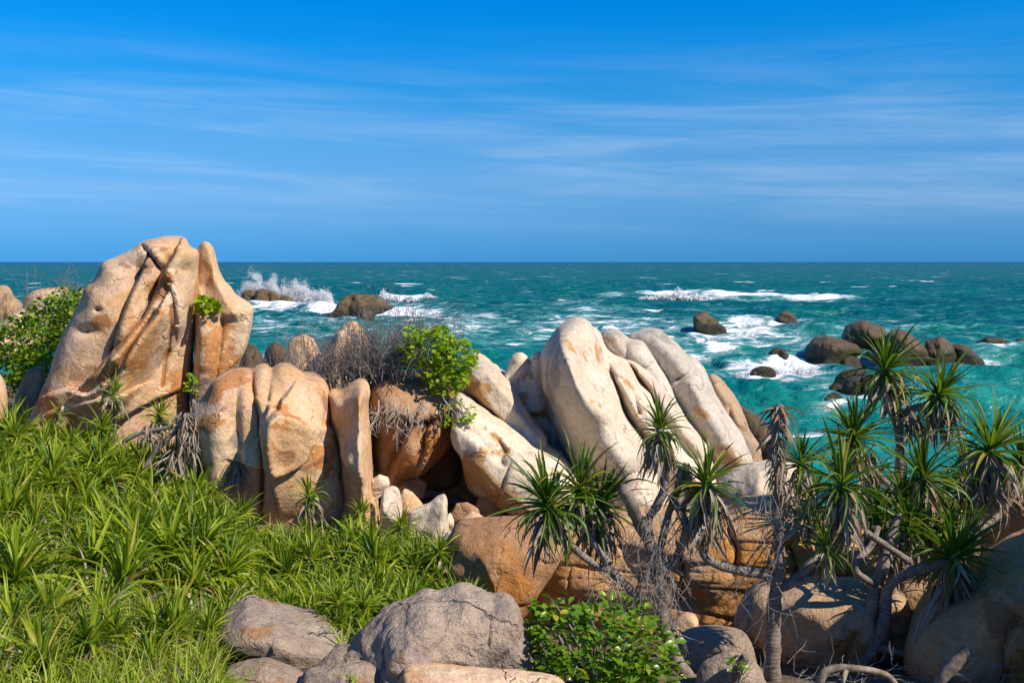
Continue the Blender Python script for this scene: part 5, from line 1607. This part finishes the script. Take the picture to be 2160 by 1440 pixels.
# ---- dead screwpine with grey skirts, left of the rounded boulder
tr, bs = tree_root('dead_screwpine', 'dead grey screwpine with hanging withered skirts before the rounded boulder', 300, 980, 15.2)
Y = 15.2
limb(tr, bs, [(262, 930, Y), (290, 915, Y), (330, 905, Y), (375, 900, Y), (420, 896, Y), (452, 905, Y), (467, 925, Y)], 0.05, 0.025, 'branch', 301)
limb(tr, bs, [(420, 930, Y), (440, 950, Y), (470, 955, Y), (480, 970, Y)], 0.03, 0.025, 'branch', 302)
limb(tr, bs, [(425, 902, Y), (445, 890, Y), (462, 898, Y)], 0.02, 0.012, 'branch', 303)
limb(tr, bs, [(300, 1000, Y), (330, 950, Y), (375, 905, Y)], 0.06, 0.04, 'trunk', 304)
for k, (u, v, nn, ll, sp) in enumerate([(395, 880, 120, 0.75, 0.45), (370, 960, 120, 0.75, 0.6), (472, 958, 70, 0.6, 0.3), (500, 985, 70, 0.6, 0.35), (320, 905, 60, 0.4, 0.5), (405, 930, 80, 0.7, 0.4)]):
    dead_skirt('dead_leaf_skirt', tr, at(u, v, Y - 0.1 * (k % 2)) - bs, nn, ll, 0.04, sp, 310 + k, rad=0.14)


# ------------------------------------------------------------------ broad-leaved shrubs
def broad(Lh, w):
    V = np.array([(0, 0, 0), (-w * .8, Lh * .35, .12 * Lh), (0, Lh * .4, 0), (w * .8, Lh * .35, .12 * Lh), (-w, Lh * .68, .08 * Lh), (0, Lh * .7, -.03 * Lh), (w, Lh * .68, .08 * Lh), (0, Lh, -.12 * Lh)], float)
    F = np.array([(0, 2, 1, 1), (0, 3, 2, 2), (1, 2, 5, 4), (2, 3, 6, 5), (4, 5, 7, 7), (5, 6, 7, 7)])
    T3 = np.array([(0, 2, 1), (0, 3, 2), (1, 2, 5), (1, 5, 4), (2, 3, 6), (2, 6, 5), (4, 5, 7), (5, 6, 7)])
    return V, T3


def shrub(name, label, cat, blobs, n, Lh, w, matn, n_ind, seed, stems=14, foot=None, stem_mat='twig', hollow=0.55):
    """blobs: (u, v, Y, ru, rv, depth m). Leaves spread through the crown volume; the largest are single objects"""
    r = random.Random(seed)
    bc = foot if foot is not None else at(blobs[0][0], blobs[0][1] + blobs[0][4], blobs[0][2])
    e = link(name, None, loc=bc)
    tag(e, label, cat)
    V0, F0 = broad(Lh, w)
    shared = mk_mesh('leaf', V0, F0, {'along': V0[:, 1] / Lh, 'rnd': np.zeros(len(V0))}, mats=[MAT[matn]])
    g = Geo()
    ind = []
    wts = [b_[3] * b_[4] for b_ in blobs]
    tips = []
    for k in range(n):
        b_ = r.choices(blobs, wts)[0]
        while True:
            d = np.array([r.uniform(-1, 1) for _ in range(3)])
            l_ = np.linalg.norm(d)
            if hollow < l_ < 1:
                break
        c = at(b_[0], b_[1], b_[2])
        s_ = b_[2] / FPX
        nz_ = vnoise(np.array([[d[0] * 2.5 + c[0], d[1] * 2.5, d[2] * 2.5 + c[2]]]), seed)[0]
        if nz_ < -0.35:
            continue
        P = c + d * np.array([b_[3] * s_, b_[5], b_[4] * s_]) * (1 + 0.22 * nz_)
        az = math.atan2(-d[0], d[1]) + r.uniform(-1.0, 1.0)
        el = r.uniform(-0.5, 0.95)
        sc = r.uniform(0.6, 1.25)
        rl = r.uniform(-0.8, 0.8)
        front = d[1] < 0.1 and len(ind) < n_ind and l_ > 0.75
        if front:
            o = link('leaf', shared, e, P - bc)
            o.rotation_euler = Matrix(rotm(az, el, rl).tolist()).to_euler()
            o.scale = (sc, sc, sc)
            ind.append(o)
        else:
            g.add((V0 * sc) @ rotm(az, el, rl).T + P - bc, F0, along=V0[:, 1] / Lh, rnd=r.random())
        if k % max(1, n // (stems * 4)) == 0:
            tips.append(P - bc)
    o = link('foliage', g.mesh('foliage', [MAT[matn]]), e)
    o['kind'] = 'stuff'
    g = Geo()
    for P in tips:
        mid_ = P * 0.5 + np.array([r.uniform(-.1, .1), r.uniform(-.1, .1), r.uniform(0, .1)]) * np.linalg.norm(P)
        g.tube(catmull([np.array([r.uniform(-.05, .05), r.uniform(-.05, .05), -0.1]), mid_, P], 5), np.linspace(0.014, 0.004, 11) * (Lh / 0.1), 4, along=0.0)
    o = link('stems', g.mesh('stems', [MAT[stem_mat]]), e)
    return e


shrub('leafy_shrub', 'glossy green broad-leaved shrub at the lower centre', 'shrub',
      [(1250, 1370, 8.7, 115, 85, 0.45), (1350, 1390, 8.6, 85, 85, 0.4), (1180, 1330, 8.9, 65, 55, 0.3), (1300, 1300, 9.0, 80, 40, 0.3), (1260, 1440, 8.5, 150, 60, 0.4), (1165, 1290, 8.9, 40, 35, 0.2)],
      1900, 0.105, 0.028, 'broad_leaf', 230, 701, foot=np.array([0.75, 8.8, 4.05]))
shrub('leafy_shrub', 'green shrub on the far left beside the tallest boulder', 'shrub',
      [(60, 720, 21.5, 70, 60, 0.8), (110, 680, 22, 55, 55, 0.8), (140, 645, 22.5, 35, 35, 0.6), (30, 780, 21, 60, 60, 0.8), (80, 790, 21, 45, 50, 0.6), (150, 690, 22, 30, 60, 0.5)],
      3800, 0.135, 0.042, 'broad_leaf', 120, 702, foot=np.array([-10.4, 21.8, 4.6]))
shrub('leafy_vine', 'bright lime green vine on top of the ribbed boulder', 'shrub',
      [(905, 740, 16.6, 60, 45, 0.35), (955, 755, 16.5, 45, 42, 0.3), (940, 800, 16.4, 45, 30, 0.25), (878, 706, 16.7, 26, 14, 0.25), (925, 702, 16.6, 16, 14, 0.2), (985, 765, 16.4, 22, 14, 0.2), (968, 800, 16.3, 22, 18, 0.15), (950, 830, 16.3, 14, 22, 0.12), (865, 735, 16.7, 18, 16, 0.2)],
      2000, 0.095, 0.036, 'vine_leaf', 150, 703, foot=np.array(at(900, 800, 16.8)))
shrub('leafy_vine', 'small loose spray of lime leaves hanging below the vine', 'shrub',
      [(965, 870, 16.0, 32, 22, 0.2), (985, 885, 15.9, 16, 10, 0.12), (945, 895, 15.9, 14, 8, 0.12)], 130, 0.085, 0.03, 'vine_leaf', 30, 704, stems=5, foot=np.array(at(940, 830, 16.3)))
shrub('green_sprig', 'small green sprig growing on the shoulder of the spire', 'plant', [(440, 648, 18.3, 24, 12, 0.2), (430, 640, 18.3, 12, 12, 0.15)], 150, 0.14, 0.05, 'vine_leaf', 20, 705, stems=4, foot=np.array(at(438, 665, 18.5)))
shrub('green_sprig', 'tiny green sprig low in the gap under the spire', 'plant', [(408, 800, 17.2, 8, 10, 0.1), (404, 822, 17.2, 8, 9, 0.1)], 60, 0.11, 0.04, 'vine_leaf', 12, 706, stems=3, foot=np.array(at(407, 845, 17.3)))
shrub('green_sprig', 'tiny green sprig on the low dark stone at the lower edge', 'plant', [(738, 1428, 7.85, 10, 8, 0.04)], 14, 0.04, 0.014, 'vine_leaf', 8, 707, stems=2, foot=np.array(at(738, 1442, 7.9)))
shrub('green_sprig', 'green sprig beside the foot of the left dark trunk', 'plant', [(1555, 1405, 9.1, 14, 16, 0.08)], 34, 0.07, 0.02, 'broad_leaf', 10, 708, stems=3, foot=np.array(at(1555, 1430, 9.15)))


# ------------------------------------------------------------------ dry twigs
def twigs(name, label, cat, seeds_, seed, matn='twig', group=None, r0=0.012):
    """seeds_: (u, v, Y, direction (x,y,z), length m, count, spread, levels)"""
    r = random.Random(seed)
    base = at(seeds_[0][0], seeds_[0][1], seeds_[0][2])
    g = Geo()

    def grow(P, D, ln, rad, lev):
        pts = [P]
        d = D / np.linalg.norm(D)
        nseg = 4
        for k in range(nseg):
            d = d + np.array([r.gauss(0, .16), r.gauss(0, .16), r.gauss(0, .14)])
            d /= np.linalg.norm(d)
            pts.append(pts[-1] + d * ln / nseg)
        g.tube(np.array(pts), np.linspace(rad, rad * 0.45, nseg + 1), 3, cap=False, along=0.0)
        if lev > 0:
            for k in range(r.randint(2, 3)):
                q = pts[r.randint(1, nseg)]
                nd = d + np.array([r.gauss(0, .6), r.gauss(0, .5), r.gauss(0, .5)])
                grow(q, nd, ln * r.uniform(.4, .7), rad * .65, lev - 1)

    for (u, v, Yq, D, ln, cnt, spread, lev) in seeds_:
        c = at(u, v, Yq)
        for k in range(cnt):
            P = c + np.array([r.gauss(0, spread[0]), r.gauss(0, spread[1]), r.gauss(0, spread[2])]) - base
            d = np.array(D, float) + np.array([r.gauss(0, .3), r.gauss(0, .3), r.gauss(0, .15)])
            grow(P, d, ln * r.uniform(.6, 1.2), r0 * r.uniform(.7, 1.1), lev)
    o = link(name, g.mesh(name, [MAT[matn]]), loc=base)
    tag(o, label, cat, group)
    return o


twigs('dry_bush', 'dense grey leafless bush left of the lime vine', 'bush',
      [(830, 800, 16.9, (-.1, 0, 1), .55, 60, (.35, .25, .06), 2), (800, 790, 17.0, (-.3, -.1, .9), .6, 30, (.25, .2, .05), 2), (860, 790, 16.8, (.1, -.2, 1), .55, 50, (.3, .2, .06), 2)], 801, r0=0.011)
twigs('dry_bush', 'pale bare twigs hanging over the face of the ribbed boulder', 'bush',
      [(840, 850, 16.0, (-.3, -.3, -.7), .45, 9, (.15, .05, .06), 2), (900, 850, 15.9, (.0, -.3, -.7), .4, 7, (.15, .05, .06), 2), (815, 860, 16.0, (-.3, -.2, -.4), .35, 6, (.1, .05, .08), 2)], 802, 'pale_twig', r0=0.012)
twigs('dry_weed', 'tall thin dry stems rising left of the grey bush', 'bush',
      [(700, 810, 17.5, (0, 0, 1), .75, 110, (.4, .4, .04), 1), (760, 820, 17.4, (0.03, 0, 1), .85, 110, (.3, .4, .04), 1), (650, 700 + 110, 17.5, (0, 0, 1), .9, 12, (.2, .3, .04), 1), (780, 790, 17.2, (.05, 0, 1), .8, 40, (.2, .3, .04), 1)], 803, r0=0.0095)
twigs('dry_weed', 'wispy dry stems above the grey bush against the sea', 'bush',
      [(850, 760, 17.2, (.05, 0, 1), .85, 70, (.4, .3, .05), 1), (910, 740, 17.2, (.1, 0, 1), .6, 30, (.3, .2, .05), 1)], 804, r0=0.0085)
twigs('dry_weed', 'short dry stems behind the top of the rounded tan boulder', 'bush', [(575, 800, 20.5, (0, 0, 1), .6, 40, (.5, .4, .05), 1)], 805, r0=0.008)
twigs('dry_bush', 'faint grey twigs above the green shrub on the far left', 'bush', [(110, 680, 24, (0, 0, 1), .8, 40, (.5, .4, .1), 2), (60, 690, 24, (0, 0, 1), .7, 25, (.4, .4, .1), 2), (150, 640, 24, (0, 0, 1), .6, 14, (.15, .2, .1), 1)], 806, r0=0.009)
twigs('dry_vine', 'tangle of dry vines wound round the pale forked trunk', 'vine',
      [(1385, 1110, 9.85, (0, -.2, -.9), .45, 40, (.12, .08, .25), 2), (1395, 1230, 9.85, (0, -.2, -.6), .35, 30, (.14, .08, .25), 2), (1290, 1200, 9.7, (0, -.1, -1), .4, 12, (.1, .05, .1), 1), (1340, 1180, 9.8, (-.3, -.1, -.8), .4, 10, (.15, .05, .15), 1)], 807, r0=0.006)
twigs('dry_vine', 'thin dry vine trailing down the dark straight trunk', 'vine', [(1625, 1060, 9.75, (-.1, 0, -1), .5, 16, (.06, .03, .15), 1), (1612, 1180, 9.75, (-.1, 0, -1), .5, 8, (.06, .03, .1), 1)], 808, r0=0.005)
twigs('dry_twigs', 'broken dry twigs on the ground in the lower right', 'twigs', [(1800, 1430, 9.3, (.6, -.2, .2), .3, 24, (.6, .2, .03), 1), (1700, 1440, 9.2, (.4, -.2, .3), .22, 20, (.4, .2, .03), 1)], 809, 'twig', r0=0.0055)

# dead root and driftwood on the ground
e, b_ = tree_root('dead_root', 'arched grey root lying at the lower edge between the trunks', 1725, 1460, 9.2, cat='root')
limb(e, b_, [(1722, 1455, 9.2), (1740, 1420, 9.2), (1775, 1408, 9.2), (1830, 1412, 9.2), (1870, 1425, 9.2), (1900, 1455, 9.2)], 0.05, 0.035, 'root', 401, mat='old_wood')
limb(e, b_, [(1782, 1412, 9.2), (1778, 1430, 9.1), (1772, 1455, 9.1)], 0.03, 0.02, 'side_root', 402, mat='old_wood')
e, b_ = tree_root('driftwood', 'weathered broken stump leaning in the lower right corner', 1975, 1455, 8.9, cat='driftwood')
limb(e, b_, [(1965, 1460, 8.9), (1995, 1420, 8.9), (2025, 1390, 8.9), (2043, 1376, 8.9)], 0.045, 0.085, 'stump', 403, mat='old_wood')
limb(e, b_, [(2000, 1420, 8.9), (2030, 1425, 8.85), (2050, 1440, 8.85)], 0.04, 0.02, 'broken_limb', 404, mat='old_wood')
e, b_ = tree_root('driftwood', 'short pale log end below the squarish boulder', 1480, 1440, 9.2, cat='driftwood')
limb(e, b_, [(1530, 1450, 9.2), (1555, 1415, 9.2), (1575, 1385, 9.2)], 0.05, 0.06, 'log', 405, mat='old_wood')
